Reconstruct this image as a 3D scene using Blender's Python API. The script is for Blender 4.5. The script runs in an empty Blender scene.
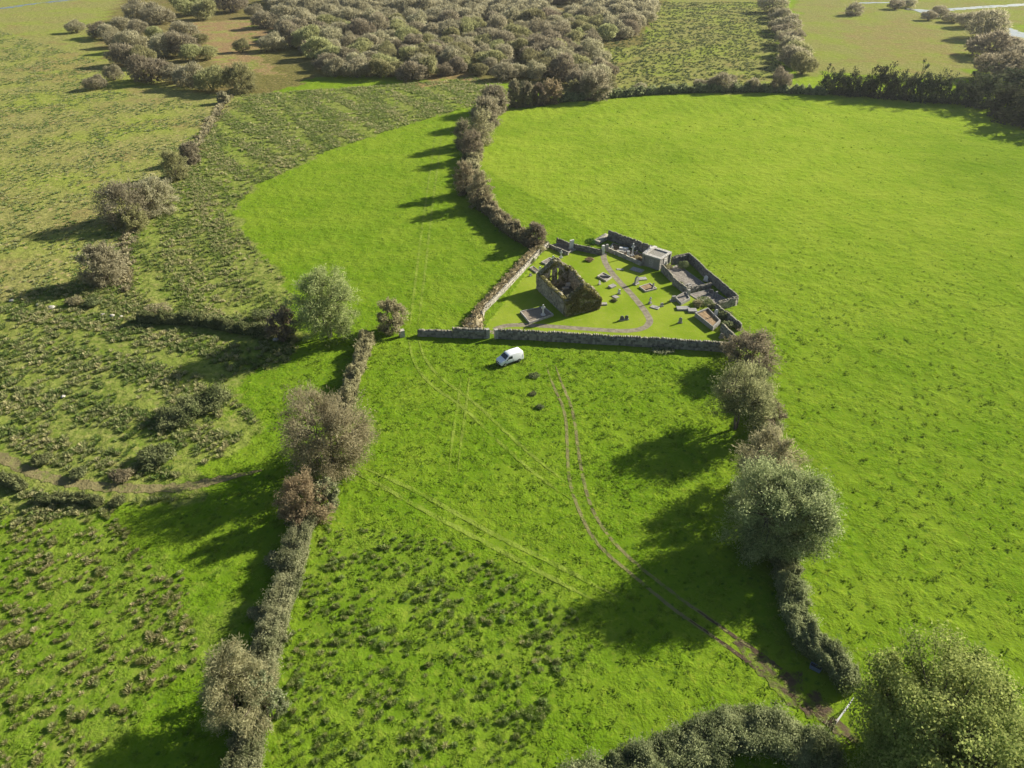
import bpy, bmesh, math, random
import numpy as np
from mathutils import Vector, Matrix

R = math.radians
rng = np.random.default_rng(7)
random.seed(7)
S = bpy.context.scene
COL = S.collection

# ------------------------------------------------------------------ camera, sky, sun, exposure
CAMH, PITCH, FPX = 64.0, R(35.0), 710.0
cam_d = bpy.data.cameras.new('camera')
cam = bpy.data.objects.new('camera', cam_d); COL.objects.link(cam)
cam.location = (0, 0, CAMH)
cam.rotation_euler = (R(90) - PITCH, 0, 0)
cam_d.sensor_width = 36.0
cam_d.lens = FPX / 1024.0 * 36.0
cam_d.clip_end = 20000
S.camera = cam

SUN_AZ, SUN_EL = R(61.0), R(26.0)          # azimuth measured from +Y towards +X
w = bpy.data.worlds.new('World'); S.world = w; w.use_nodes = True
nt = w.node_tree
sky = nt.nodes.new('ShaderNodeTexSky'); sky.sky_type = 'NISHITA'; sky.sun_disc = False
sky.sun_elevation = SUN_EL; sky.sun_rotation = SUN_AZ
bg = nt.nodes['Background']; bg.inputs['Strength'].default_value = 0.05
nt.links.new(sky.outputs[0], bg.inputs[0])
sd = bpy.data.lights.new('sun', 'SUN'); sd.energy = 4.6; sd.angle = R(0.53); sd.color = (1.0, 0.93, 0.80)
sun = bpy.data.objects.new('sun', sd); COL.objects.link(sun)
sdir = Vector((math.sin(SUN_AZ) * math.cos(SUN_EL), math.cos(SUN_AZ) * math.cos(SUN_EL), math.sin(SUN_EL)))
sun.rotation_euler = sdir.to_track_quat('Z', 'Y').to_euler()
sun.location = (200, 120, 200)
S.view_settings.view_transform = 'Standard'
S.view_settings.look = 'None'
S.view_settings.gamma = 1.0
S.view_settings.exposure = 1.35
S.cycles.max_bounces = 6; S.cycles.diffuse_bounces = 3; S.cycles.transmission_bounces = 3
S.cycles.transparent_max_bounces = 6

# ------------------------------------------------------------------ helpers
CP, SP = math.cos(PITCH), math.sin(PITCH)
def gp(px, py):
    """photo pixel -> point on flat ground"""
    v = py - 384.0
    D = FPX * SP + v * CP
    return np.array([(px - 512.0) / D * CAMH, CAMH * (FPX * CP - v * SP) / D])
def ppm(py):
    return (FPX * SP + (py - 384.0) * CP) / CAMH
def height_for(Y, ty):
    k = (384.0 - ty) / FPX
    return CAMH + Y * (k * CP - SP) / (CP + k * SP)
def gpath(pts):
    return np.array([gp(*p) for p in pts])

def tag(o, label=None, cat=None, group=None, kind=None):
    if label: o['label'] = label
    if cat: o['category'] = cat
    if group: o['group'] = group
    if kind: o['kind'] = kind
    return o
def empty(name, loc, rz=0.0):
    o = bpy.data.objects.new(name, None); COL.objects.link(o)
    o.location = loc; o.rotation_euler = (0, 0, rz); o.empty_display_size = 0.3
    return o
def link_mesh(name, me, parent=None, loc=(0, 0, 0), rz=0.0):
    o = bpy.data.objects.new(name, me); COL.objects.link(o)
    o.location = loc; o.rotation_euler = (0, 0, rz)
    if parent is not None: o.parent = parent
    return o
def np_mesh(name, verts, faces, mat, tint=None, smooth=False):
    """verts (N,3), faces (M,4) int; tint per face"""
    me = bpy.data.meshes.new(name)
    verts = np.asarray(verts, np.float32); faces = np.asarray(faces, np.int32)
    M, k = faces.shape
    me.vertices.add(len(verts)); me.vertices.foreach_set('co', verts.ravel())
    me.loops.add(M * k); me.loops.foreach_set('vertex_index', faces.ravel())
    me.polygons.add(M)
    me.polygons.foreach_set('loop_start', np.arange(0, M * k, k, dtype=np.int32))
    me.polygons.foreach_set('loop_total', np.full(M, k, np.int32))
    if smooth: me.polygons.foreach_set('use_smooth', np.ones(M, bool))
    if tint is not None:
        a = me.attributes.new('tint', 'FLOAT', 'FACE')
        a.data.foreach_set('value', np.asarray(tint, np.float32))
    me.update(calc_edges=True); me.validate()
    if mat is not None: me.materials.append(mat)
    return me
def quads_mesh(name, Q, mat, tint):
    n = len(Q)
    return np_mesh(name, Q.reshape(-1, 3), np.arange(n * 4).reshape(n, 4), mat, tint)
def bm_mesh(name, bm, mat, smooth=False):
    me = bpy.data.meshes.new(name); bm.to_mesh(me); bm.free()
    if mat is not None: me.materials.append(mat)
    if smooth:
        for p in me.polygons: p.use_smooth = True
    return me
def box(bm, c, s, rot=None, jit=0.0):
    m = Matrix.Translation(c)
    if rot is not None: m = m @ rot.to_4x4()
    m = m @ Matrix.Diagonal((s[0], s[1], s[2], 1))
    r = bmesh.ops.create_cube(bm, size=1.0, matrix=m)
    if jit:
        for v in r['verts']:
            v.co += Vector((random.uniform(-jit, jit), random.uniform(-jit, jit), random.uniform(-jit, jit)))
    return r['verts']
def prism(bm, prof, y0, y1):
    """profile of (x,z) extruded along y"""
    a = [bm.verts.new((x, y0, z)) for x, z in prof]
    b = [bm.verts.new((x, y1, z)) for x, z in prof]
    n = len(prof)
    bm.faces.new(a); bm.faces.new(b[::-1])
    for i in range(n):
        j = (i + 1) % n
        bm.faces.new((a[j], a[i], b[i], b[j]))
    return a + b
def fix(bm):
    bmesh.ops.recalc_face_normals(bm, faces=bm.faces[:])
    return bm
def wnoise(P, f, seed, octs=3):
    """cheap smooth pseudo noise from sines, about -1..1; P (N,2|3)"""
    g = np.random.default_rng(seed)
    P = np.asarray(P, float); out = np.zeros(len(P)); amp = 1.0; tot = 0
    for o in range(octs):
        for k in range(4):
            d = g.normal(size=P.shape[1]); d /= np.linalg.norm(d)
            out += amp * np.sin(P @ d * f * g.uniform(.7, 1.4) * 6.283 + g.uniform(0, 6.283)) * .5
        tot += amp; f *= 2.1; amp *= .55
    return out / tot
def unit(v):
    return v / np.maximum(np.linalg.norm(v, axis=-1, keepdims=True), 1e-9)
def inpoly(P, poly):
    x, y = P[:, 0], P[:, 1]; r = np.zeros(len(P), bool); n = len(poly)
    for i in range(n):
        x1, y1 = poly[i]; x2, y2 = poly[(i + 1) % n]
        if y1 == y2: continue
        c = ((y1 > y) != (y2 > y)) & (x < (x2 - x1) * (y - y1) / (y2 - y1) + x1)
        r ^= c
    return r
def resample(path, step):
    path = np.asarray(path, float)
    seg = np.linalg.norm(np.diff(path, axis=0), axis=1); cum = np.concatenate([[0], np.cumsum(seg)])
    n = max(2, int(round(cum[-1] / step)) + 1); s = np.linspace(0, cum[-1], n)
    return s, np.stack([np.interp(s, cum, path[:, k]) for k in range(path.shape[1])], 1)
def smooth_path(path, it=2):
    p = np.asarray(path, float)
    for _ in range(it):
        q = [p[0]]
        for a, b in zip(p[:-1], p[1:]):
            q += [a * .75 + b * .25, a * .25 + b * .75]
        q.append(p[-1]); p = np.array(q)
    return p
def normals2(P):
    t = np.gradient(P, axis=0); t = unit(t)
    return np.stack([-t[:, 1], t[:, 0]], 1)

# ------------------------------------------------------------------ materials
class NB:
    def __init__(self, name):
        self.m = bpy.data.materials.new(name); self.m.use_nodes = True
        self.t = self.m.node_tree; self.t.nodes.clear()
        self.out = self.n('ShaderNodeOutputMaterial')
    def n(self, k, **kw):
        x = self.t.nodes.new(k)
        for a, b in kw.items(): setattr(x, a, b)
        return x
    def l(self, a, b): self.t.links.new(a, b)
    def put(self, sock, v):
        if hasattr(v, 'is_linked') or hasattr(v, 'links'): self.l(v, sock)
        else:
            if isinstance(v, tuple) and len(v) == 3 and sock.type == 'RGBA': v = (*v, 1)
            sock.default_value = v
    def pos(self):
        return self.n('ShaderNodeNewGeometry').outputs['Position']
    def objc(self):
        return self.n('ShaderNodeTexCoord').outputs['Object']
    def noise(self, vec, scale, detail=3, rough=.55):
        x = self.n('ShaderNodeTexNoise'); self.l(vec, x.inputs['Vector'])
        x.inputs['Scale'].default_value = scale; x.inputs['Detail'].default_value = detail
        x.inputs['Roughness'].default_value = rough
        return x.outputs['Fac']
    def ramp(self, fac, lo, hi):
        x = self.n('ShaderNodeMapRange'); x.interpolation_type = 'SMOOTHSTEP'
        self.put(x.inputs[0], fac); x.inputs[1].default_value = lo; x.inputs[2].default_value = hi
        return x.outputs[0]
    def mix(self, fac, a, b):
        x = self.n('ShaderNodeMix', data_type='RGBA'); self.put(x.inputs[0], fac)
        self.put(x.inputs[6], a); self.put(x.inputs[7], b)
        return x.outputs[2]
    def math(self, op, a, b=0.0, c=0.0):
        x = self.n('ShaderNodeMath', operation=op); self.put(x.inputs[0], a); self.put(x.inputs[1], b); self.put(x.inputs[2], c)
        return x.outputs[0]
    def attr(self, name):
        return self.n('ShaderNodeAttribute', attribute_name=name)
    def bump(self, h, strength, dist):
        x = self.n('ShaderNodeBump'); self.l(h, x.inputs['Height'])
        x.inputs['Strength'].default_value = strength; x.inputs['Distance'].default_value = dist
        return x.outputs[0]
    def bsdf(self, col, rough=.8, normal=None, metal=0.0, spec=.3):
        b = self.n('ShaderNodeBsdfPrincipled'); self.put(b.inputs['Base Color'], col)
        self.put(b.inputs['Roughness'], rough); b.inputs['Metallic'].default_value = metal
        b.inputs['Specular IOR Level'].default_value = spec
        if normal is not None: self.l(normal, b.inputs['Normal'])
        self.l(b.outputs[0], self.out.inputs[0])
        return b

def foliage(name, a, b, transl=.3, objvar=.25):
    m = NB(name)
    t = m.attr('tint').outputs['Fac']
    c = m.mix(t, a, b)
    oi = m.n('ShaderNodeObjectInfo')
    hs = m.n('ShaderNodeHueSaturation'); m.l(c, hs.inputs['Color'])
    m.l(m.math('MULTIPLY_ADD', oi.outputs['Random'], .035, .4825), hs.inputs['Hue'])
    m.l(m.math('MULTIPLY_ADD', oi.outputs['Random'], objvar * 2, 1 - objvar), hs.inputs['Value'])
    d = m.n('ShaderNodeBsdfDiffuse'); m.l(hs.outputs[0], d.inputs[0])
    tr = m.n('ShaderNodeBsdfTranslucent'); m.l(hs.outputs[0], tr.inputs[0])
    mx = m.n('ShaderNodeMixShader'); mx.inputs[0].default_value = transl
    m.l(d.outputs[0], mx.inputs[1]); m.l(tr.outputs[0], mx.inputs[2]); m.l(mx.outputs[0], m.out.inputs[0])
    return m.m
def stone(name, a, b, moss=(.10, .11, .03), mossiness=.5, ivy=None):
    m = NB(name); p = m.objc()
    t = m.attr('tint').outputs['Fac']
    n1 = m.noise(p, 1.3, 5, .6); n2 = m.noise(p, 7.0, 4, .6)
    c = m.mix(m.math('ADD', m.math('MULTIPLY', t, .85), m.math('MULTIPLY', m.math('SUBTRACT', n2, .35), .6)), a, b)
    g = m.n('ShaderNodeNewGeometry'); sx = m.n('ShaderNodeSeparateXYZ'); m.l(g.outputs['True Normal'], sx.inputs[0])
    up = m.math('MULTIPLY', m.ramp(sx.outputs[2], .35, .8), mossiness)
    up = m.math('MULTIPLY', up, m.ramp(n1, .35, .62))
    c = m.mix(up, c, moss)
    if ivy:
        c = m.mix(m.ramp(n1, .38, .6), c, ivy)
    vo = m.n('ShaderNodeTexVoronoi'); m.l(p, vo.inputs['Vector']); vo.inputs['Scale'].default_value = 3.2
    h = m.math('ADD', m.math('MULTIPLY', n2, .5), vo.outputs['Distance'])
    m.bsdf(c, .9, m.bump(h, .8, .12))
    return m.m
def plain(name, col, rough=.7, var=.15, scale=6.0, bump=0.0, metal=0.0, spec=.3):
    m = NB(name); p = m.objc(); n = m.noise(p, scale, 4, .6)
    dk = tuple(c * (1 - var) for c in col); lt = tuple(min(1, c * (1 + var)) for c in col)
    c = m.mix(m.ramp(n, .3, .7), dk, lt)
    m.bsdf(c, rough, m.bump(n, .6, bump) if bump else None, metal, spec)
    return m.m

M = {}
M['willow'] = foliage('willow twigs', (.19, .17, .10), (.46, .42, .275), .6)
M['willow_olive'] = foliage('olive willow leaves', (.17, .17, .07), (.43, .42, .20), .6)
M['pale_willow'] = foliage('pale willow leaves', (.19, .23, .075), (.50, .53, .23), .55, .08)
M['brown_twig'] = foliage('brown twigs', (.165, .148, .08), (.49, .45, .262), .58, .10)
M['russet'] = foliage('russet twigs', (.17, .13, .075), (.47, .375, .225), .55, .08)
M['plum_twig'] = foliage('plum brown twigs', (.135, .118, .075), (.37, .32, .205), .5, .08)
M['ash_leaf'] = foliage('grey green leaves', (.13, .16, .065), (.46, .485, .235), .58, .08)
M['green_leaf'] = foliage('green tree leaves', (.125, .165, .035), (.45, .455, .15), .55, .06)
M['dark_leaf'] = foliage('dark ivy leaves', (.035, .048, .022), (.12, .125, .065), .3, .25)
M['hedge_leaf'] = foliage('hedge leaves', (.12, .148, .065), (.40, .415, .235), .5, .10)
M['hedge_dark'] = foliage('dark hedge leaves', (.11, .135, .055), (.37, .39, .195), .52, .08)
M['bramble'] = foliage('bramble leaves', (.08, .11, .038), (.26, .28, .125), .4, .15)
M['yew'] = foliage('evergreen leaves', (.02, .06, .012), (.06, .13, .03), .2, .1)
M['topiary'] = foliage('clipped shrub leaves', (.12, .15, .06), (.27, .29, .14), .25, .1)
M['rush'] = foliage('rush blades', (.16, .26, .045), (.47, .47, .21), .62, .15)
M['rush_far'] = foliage('dry rush blades', (.155, .225, .055), (.48, .44, .23), .6, .0)
M['lush'] = foliage('lush grass blades', (.12, .195, .015), (.21, .285, .035), .6, .0)
M['rush_tan'] = foliage('tan rush blades', (.20, .25, .06), (.62, .565, .30), .62, .15)
M['straw'] = foliage('straw grass', (.20, .17, .08), (.44, .37, .21), .4, .0)
M['bark'] = plain('bark', (.11, .09, .065), .9, .35, 3.0, .05)
M['stone'] = stone('dry stone', (.085, .08, .065), (.30, .28, .225), (.13, .125, .045), mossiness=.45)
M['stone_dark'] = stone('weathered dark stone', (.075, .07, .06), (.235, .22, .18), (.12, .12, .05), mossiness=.5)
M['stone_pale'] = stone('pale dry stone', (.16, .15, .12), (.40, .37, .30), (.19, .17, .07), mossiness=.4)
M['stone_ruin'] = stone('mossy ruin stone', (.13, .118, .085), (.38, .345, .25), (.19, .17, .06), .9)
M['stone_ivy'] = stone('overgrown ruin stone', (.14, .118, .075), (.32, .27, .165), (.17, .15, .05), .9, ivy=(.095, .10, .03))
M['bank'] = stone('overgrown rubble bank', (.20, .165, .095), (.36, .31, .20), (.27, .22, .10), .7)
M['ashlar'] = stone('ashlar stone', (.20, .19, .165), (.36, .345, .305), mossiness=.1)
M['ashlar_top'] = stone('pale roof stone', (.36, .345, .31), (.50, .48, .44), mossiness=.05)
M['marble'] = plain('pale headstone', (.55, .54, .50), .6, .2, 3.0)
M['limestone'] = plain('grey headstone', (.25, .24, .215), .8, .25, 4.0, .02)
M['granite'] = plain('dark headstone', (.09, .09, .092), .5, .25, 5.0)
M['kerbstone'] = plain('kerb stone', (.34, .32, .275), .85, .3, 3.0, .02)
M['chippings'] = plain('stone chippings', (.20, .165, .12), .9, .3, 9.0, .04)
M['chip_grey'] = plain('grey chippings', (.185, .165, .135), .9, .35, 2.5, .04)
M['earth'] = plain('earth', (.22, .15, .075), .9, .35, 4.0, .05)
M['mossfloor'] = plain('mossy rubble', (.075, .075, .04), .95, .5, 1.5, .1)
M['pathgravel'] = plain('path gravel', (.185, .162, .108), .95, .3, 1.2, .04)
M['paint'] = plain('white van paint', (.78, .79, .80), .25, .03, 1.0, spec=.5)
M['glass'] = plain('van glass', (.02, .028, .035), .08, .05, 1.0, spec=.6)
M['tyre'] = plain('tyre rubber', (.02, .02, .02), .85, .1, 4.0)
M['rim'] = plain('steel rim', (.35, .35, .36), .4, .05, 4.0, metal=.6)
M['trim'] = plain('black plastic trim', (.03, .03, .032), .6, .1, 4.0)
M['lamp'] = plain('headlight lens', (.55, .57, .6), .15, .05, 4.0, spec=.6)
M['red'] = plain('tail lamp lens', (.35, .02, .02), .3, .1, 4.0)
M['galv'] = plain('galvanised steel', (.38, .39, .39), .45, .1, 4.0, metal=.3)
M['post'] = plain('weathered timber', (.20, .17, .13), .9, .25, 5.0, .02)
M['trough'] = plain('blue grey plastic', (.12, .16, .24), .5, .1, 3.0)

# ------------------------------------------------------------------ field layout (points on the ground)
Z_MARSH = gpath([(-500, -60), (250, -60), (240, 100), (207, 125), (190, 160), (165, 190), (130, 240), (100, 290), (40, 300), (-500, 330)])
Z_STRIP = gpath([(207, 125), (240, 95), (480, 78), (492, 100), (400, 127), (330, 150), (262, 183), (236, 205), (245, 235), (285, 280), (292, 300), (270, 330), (100, 320), (50, 295), (130, 240), (165, 190)])
Z_ROUGH = gpath([(-500, 300), (60, 288), (150, 305), (270, 318), (300, 340), (290, 360), (215, 385), (262, 420), (205, 470), (180, 500), (0, 530), (-500, 560)])
Z_LOWL = gpath([(-500, 520), (0, 520), (110, 505), (150, 560), (215, 590), (225, 640), (150, 700), (90, 768), (0, 830), (-500, 830)])
Z_CENT = gpath([(322, 525), (370, 530), (430, 535), (540, 585), (610, 640), (560, 690), (520, 768), (450, 830), (262, 830), (290, 640)])
Z_WOOD = gpath([(95, 35), (130, -10), (225, -50), (700, -60), (650, 20), (640, 45), (590, 50), (615, 90), (585, 98), (500, 82), (430, 76), (330, 74), (260, 95), (200, 92), (110, 60)])
Z_TR = gpath([(575, 40), (650, 30), (660, -60), (775, -60), (778, 50), (795, 92), (615, 94)])
Z_YEL = gpath([(795, -60), (1100, -60), (1010, 40), (960, 82), (825, 72), (795, 85)])
Z_BROWN = [gpath(q) for q in ([(170, 22), (280, 18), (292, 40), (250, 52), (290, 78), (235, 70), (200, 60), (190, 45)],
                              [(40, 55), (85, 50), (98, 68), (70, 85), (35, 78)], [(540, 4), (588, 6), (592, 22), (548, 20)],
                              [(840, 32), (905, 18), (960, 45), (955, 66), (870, 60)], [(405, 74), (470, 72), (475, 84), (410, 86)])]
Z_LAWN = gpath([(484, 329), (535, 262), (550, 247), (604, 252), (645, 264), (700, 300), (735, 345), (600, 336)])

# ------------------------------------------------------------------ ground
def axis(lo_fine, hi_fine, step, lo, hi, growth):
    a = list(np.arange(lo_fine, hi_fine + 1e-6, step)); d = step
    while a[-1] < hi: d *= growth; a.append(a[-1] + d)
    d = step; b = []; x = lo_fine
    while x > lo: d *= growth; x -= d; b.append(x)
    return np.array(b[::-1] + a)
gx = axis(-95, 95, .55, -2600, 2600, 1.035)
gy = axis(26, 170, .55, -300, 6000, 1.022)
XX, YY = np.meshgrid(gx, gy); P2 = np.stack([XX.ravel(), YY.ravel()], 1)
zf = np.clip(1 - (P2[:, 1] - 120) / 120, 0.15, 1)
def lumpf(Q):
    l = wnoise(Q, 1 / 2.6, 3, 3) * .07 - .08
    return np.where(inpoly(Q, Z_LAWN), -.01, l)
lump = lumpf(P2)
lawn_in = inpoly(P2, Z_LAWN)
def soft(poly, warp, seed):
    W = P2 + np.stack([wnoise(P2, 1 / (warp * 5), seed, 3), wnoise(P2, 1 / (warp * 5), seed + 50, 3)], 1) * warp
    return inpoly(W, poly).astype(np.float32)
marsh = soft(Z_MARSH, 5, 11); strip = soft(Z_STRIP, 1.6, 12); rough = soft(Z_ROUGH, 3.0, 13)
lowl = soft(Z_LOWL, 4.0, 14); cent = soft(Z_CENT, 3.0, 15); wood = soft(Z_WOOD, 4, 16); tr = soft(Z_TR, 4, 17)
yel = soft(Z_YEL, 4, 18); brown = np.zeros(len(P2), np.float32)
for i, b in enumerate(Z_BROWN): brown = np.maximum(brown, soft(b, 4, 20 + i) * (1, .45, .8, .4, .9)[i])
rushm = np.clip(strip + rough + .95 * tr + .35 * lowl + .15 * cent + .45 * marsh, 0, 1)
rushm = np.where(lawn_in, 0, rushm)
dry = np.clip(marsh * .92 + yel * .9 + tr * .85 + wood * .6 + rough * .30 + strip * .30, 0, 1)
smoothf = 1 - np.clip(marsh + strip + rough + tr + yel + wood + lowl * .5 + cent * .4, 0, 1)
ny, nx = XX.shape
idx = np.arange(ny * nx).reshape(ny, nx)
F = np.stack([idx[:-1, :-1], idx[:-1, 1:], idx[1:, 1:], idx[1:, :-1]], -1).reshape(-1, 4)
V = np.column_stack([P2, lump])

def ground_material(name='grassland', soil=None, lo=.4, hi=.55):
    m = NB(name); p = m.pos()
    a = m.attr('zones'); s = m.n('ShaderNodeSeparateColor'); m.l(a.outputs['Color'], s.inputs[0])
    rush, dryv, brn = s.outputs[0], s.outputs[1], s.outputs[2]
    b = m.attr('zones_b'); s2 = m.n('ShaderNodeSeparateColor'); m.l(b.outputs['Color'], s2.inputs[0])
    lawn, woodv, bright = s2.outputs[0], s2.outputs[1], s2.outputs[2]
    big = m.noise(p, .018, 3, .5); mid = m.noise(p, .11, 4, .6); fine = m.noise(p, 1.1, 5, .65); vfine = m.noise(p, 3.5, 4, .7)
    lush = m.mix(m.ramp(mid, .3, .7), (.090, .165, .008), (.128, .198, .014))
    lush2 = m.mix(m.ramp(mid, .3, .7), (.168, .250, .018), (.208, .274, .027))
    g = m.mix(m.math('MULTIPLY', bright, m.ramp(big, .15, .6)), lush, lush2)
    g = m.mix(m.math('MULTIPLY', m.ramp(fine, .5, .72), .45), g, (.22, .26, .03))
    g = m.mix(m.math('MULTIPLY', m.ramp(m.noise(p, .75, 4, .6), .42, .28), .22), g, (.040, .085, .010))
    # rough rushy pasture
    r1 = m.mix(m.ramp(fine, .36, .62), (.075, .11, .022), (.19, .215, .05))
    r1 = m.mix(m.math('MULTIPLY', m.ramp(mid, .45, .7), .5), r1, (.17, .24, .03))
    r1 = m.mix(m.math('MULTIPLY', m.ramp(vfine, .55, .75), .5), r1, (.23, .19, .085))
    g = m.mix(m.math('MULTIPLY', rush, m.ramp(m.math('ADD', m.math('MULTIPLY', mid, .7), m.math('MULTIPLY', fine, .6)), .45, .75)), g, r1)
    # dry ochre marsh grass
    d1 = m.mix(m.ramp(fine, .3, .7), (.135, .14, .042), (.28, .26, .09))
    d1 = m.mix(m.ramp(m.noise(p, .035, 4, .6), .4, .65), d1, (.20, .23, .045))
    d1 = m.mix(m.math('MULTIPLY', m.ramp(m.noise(p, .06, 5, .65), .52, .68), .7), d1, (.21, .155, .07))
    g = m.mix(dryv, g, d1)
    d1 = m.mix(m.math('MULTIPLY', m.ramp(m.noise(p, .16, 5, .65), .5, .64), .6), d1, (.10, .125, .03))
    br = m.mix(m.ramp(fine, .3, .7), (.17, .112, .052), (.285, .20, .10))
    g = m.mix(m.math('MULTIPLY', brn, m.ramp(mid, .33, .56)), g, br)
    wf = m.mix(m.ramp(fine, .3, .7), (.075, .06, .025), (.16, .12, .05))
    g = m.mix(m.math('MULTIPLY', m.math('MULTIPLY', woodv, m.math('SUBTRACT', 1.0, brn)), .75), g, wf)
    g = m.mix(m.math('MULTIPLY', m.ramp(m.noise(p, 1.9, 3, .6), .43, .28), .75), g, (.05, .10, .012))
    def specks(scale, r0, r1, keep):
        vo = m.n('ShaderNodeTexVoronoi'); vo.inputs['Scale'].default_value = scale
        wv = m.n('ShaderNodeVectorMath', operation='ADD'); m.l(p, wv.inputs[0])
        nz = m.n('ShaderNodeTexNoise'); m.l(p, nz.inputs['Vector']); nz.inputs['Scale'].default_value = scale * 2.5
        sc = m.n('ShaderNodeVectorMath', operation='SCALE'); m.l(nz.outputs['Color'], sc.inputs[0]); sc.inputs['Scale'].default_value = .5 / scale
        m.l(sc.outputs[0], wv.inputs[1]); m.l(wv.outputs[0], vo.inputs['Vector'])
        s3 = m.n('ShaderNodeSeparateColor'); m.l(vo.outputs['Color'], s3.inputs[0])
        return m.math('MULTIPLY', m.ramp(vo.outputs['Distance'], r1, r0), m.math('GREATER_THAN', s3.outputs[0], 1 - keep)), s3.outputs[1]
    k1, rnd = specks(.95, .10, .34, .42)
    k1 = m.math('MULTIPLY', k1, m.math('MULTIPLY_ADD', rnd, .55, .4))
    k1 = m.math('MULTIPLY', k1, m.math('SUBTRACT', 1.0, lawn))
    g = m.mix(k1, g, m.mix(dryv, (.040, .085, .010), (.075, .085, .025)))
    k2, rnd2 = specks(.62, .12, .42, .40)
    g = m.mix(m.math('MULTIPLY', m.math('MULTIPLY', k2, dryv), .75), g, (.34, .26, .13))
    lw = m.mix(m.ramp(mid, .35, .65), (.150, .222, .015), (.205, .262, .028))
    lw = m.mix(m.math('MULTIPLY', m.ramp(fine, .5, .7), .4), lw, (.24, .24, .06))
    g = m.mix(lawn, g, lw)
    if soil:
        g = m.mix(m.ramp(m.math('ADD', m.math('MULTIPLY', m.noise(p, .9, 5, .65), .6), m.math('MULTIPLY', m.noise(p, .22, 3, .5), .4)), lo, hi), g, soil)
    h = m.math('ADD', m.math('MULTIPLY', m.noise(p, 1.9, 4, .62), .5), m.math('ADD', m.math('MULTIPLY', fine, .12), m.math('MULTIPLY', vfine, .8)))
    amp = m.math('MULTIPLY', m.math('SUBTRACT', 1.0, m.math('MULTIPLY', lawn, .8)), m.math('MULTIPLY_ADD', m.ramp(m.noise(p, .33, 4, .6), .38, .66), .75, .25))
    h = m.math('MULTIPLY', h, amp)
    m.bsdf(g, 1.0, m.bump(h, .7, .36), spec=0.0)
    return m.m
gm = np_mesh('ground', V, F, ground_material(), smooth=True)
def colattr(me, name, r, g, b):
    at = me.attributes.new(name, 'FLOAT_COLOR', 'POINT')
    at.data.foreach_set('color', np.column_stack([r, g, b, np.ones(len(r))]).astype(np.float32).ravel())
bright = np.clip((P2[:, 1] - 95) / 110, 0, 1)
hedge_x = np.interp(P2[:, 1], [60, 100, 150, 200, 300], [22, 34, 20, -10, -5])
bright = np.where(P2[:, 0] > hedge_x, np.clip((P2[:, 1] - 60) / 130, 0.08, 1), bright * .45) * smoothf
colattr(gm, 'zones', rushm, dry * (1 - lawn_in), brown); colattr(gm, 'zones_b', lawn_in.astype(float), wood, bright)
tag(link_mesh('ground', gm), kind='structure')

TRACKS = []
def ribbon(name, path, width, mat, z, ragged=.15, step=.5, kind='structure', seed=1):
    s, Pp = resample(smooth_path(path, 2), step); N = normals2(Pp)
    g = np.random.default_rng(seed)
    wl = width / 2 * (1 + ragged * wnoise(s[:, None], .4, seed, 3)); wr = width / 2 * (1 + ragged * wnoise(s[:, None], .4, seed + 9, 3))
    if name in ('track', 'farm_track'):
        tp_ = np.clip(np.minimum(s, s[-1] - s) / 7.0, .12, 1) ** .7; wl, wr = wl * tp_, wr * tp_
    mcol = 2 if width < 1 else 7; n = len(s); Vv = []
    for u in np.linspace(0, 1, mcol):
        L_ = Pp + N * (wl * (1 - u) - wr * u)[:, None]; Vv.append(np.column_stack([L_, lumpf(L_) + z]))
    Vv = np.concatenate(Vv); i = np.arange(n - 1)
    Ff = np.concatenate([np.stack([i + n * (k + 1), i + n * (k + 1) + 1, i + n * k + 1, i + n * k], 1) for k in range(mcol - 1)])
    o = link_mesh(name, np_mesh(name, Vv, Ff, mat)); tag(o, kind=kind)
    return o
def track_mat(name, soil, lo, hi): return ground_material(name, soil, lo, hi)
T_WORN = track_mat('worn wheel rut', (.165, .158, .066), .32, .54)
T_PALE = track_mat('flattened grass rut', (.165, .222, .032), .34, .58)
T_MUD = track_mat('mud rut', (.075, .056, .036), .32, .46)
T_FARM = track_mat('farm lane soil', (.175, .152, .07), .28, .51)
for q_ in ([(546, 364), (552.6, 384.6), (566, 411), (567.6, 454), (569, 481), (577.5, 507.5), (595, 543.6), (632, 574), (676, 611), (700, 627), (828, 718)], [(555, 364), (561, 381), (574, 411), (578.5, 454), (585, 487), (592, 510), (609, 537), (636, 564), (679, 597), (828, 711)]): TRACKS.append(q_)
ribbon('track', gpath([(546, 364), (552.6, 384.6), (566, 411), (567.6, 454), (569, 481), (577.5, 507.5), (595, 543.6), (632, 574), (676, 611), (700, 627), (730, 648), (765, 675)]), .44, T_WORN, .02, seed=1)
ribbon('track', gpath([(555, 364), (561, 381), (574, 411), (578.5, 454), (585, 487), (592, 510), (609, 537), (636, 564), (679, 597), (700, 612), (730, 632), (770, 661)]), .44, T_WORN, .02, seed=2)
ribbon('track', gpath([(690, 620), (724, 643), (761, 671), (791, 695), (826, 722), (850, 745)]), .55, T_MUD, .024, seed=3)
ribbon('track', gpath([(690, 605), (720, 626), (761, 654), (791, 678), (828, 711), (855, 735)]), .55, T_MUD, .024, seed=4)
ribbon('track', gpath([(735, 640), (761, 663), (791, 687), (828, 716), (860, 745)]), 3.5, track_mat('poached mud', (.088, .066, .045), .40, .58), .03, .35, seed=5)
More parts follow.
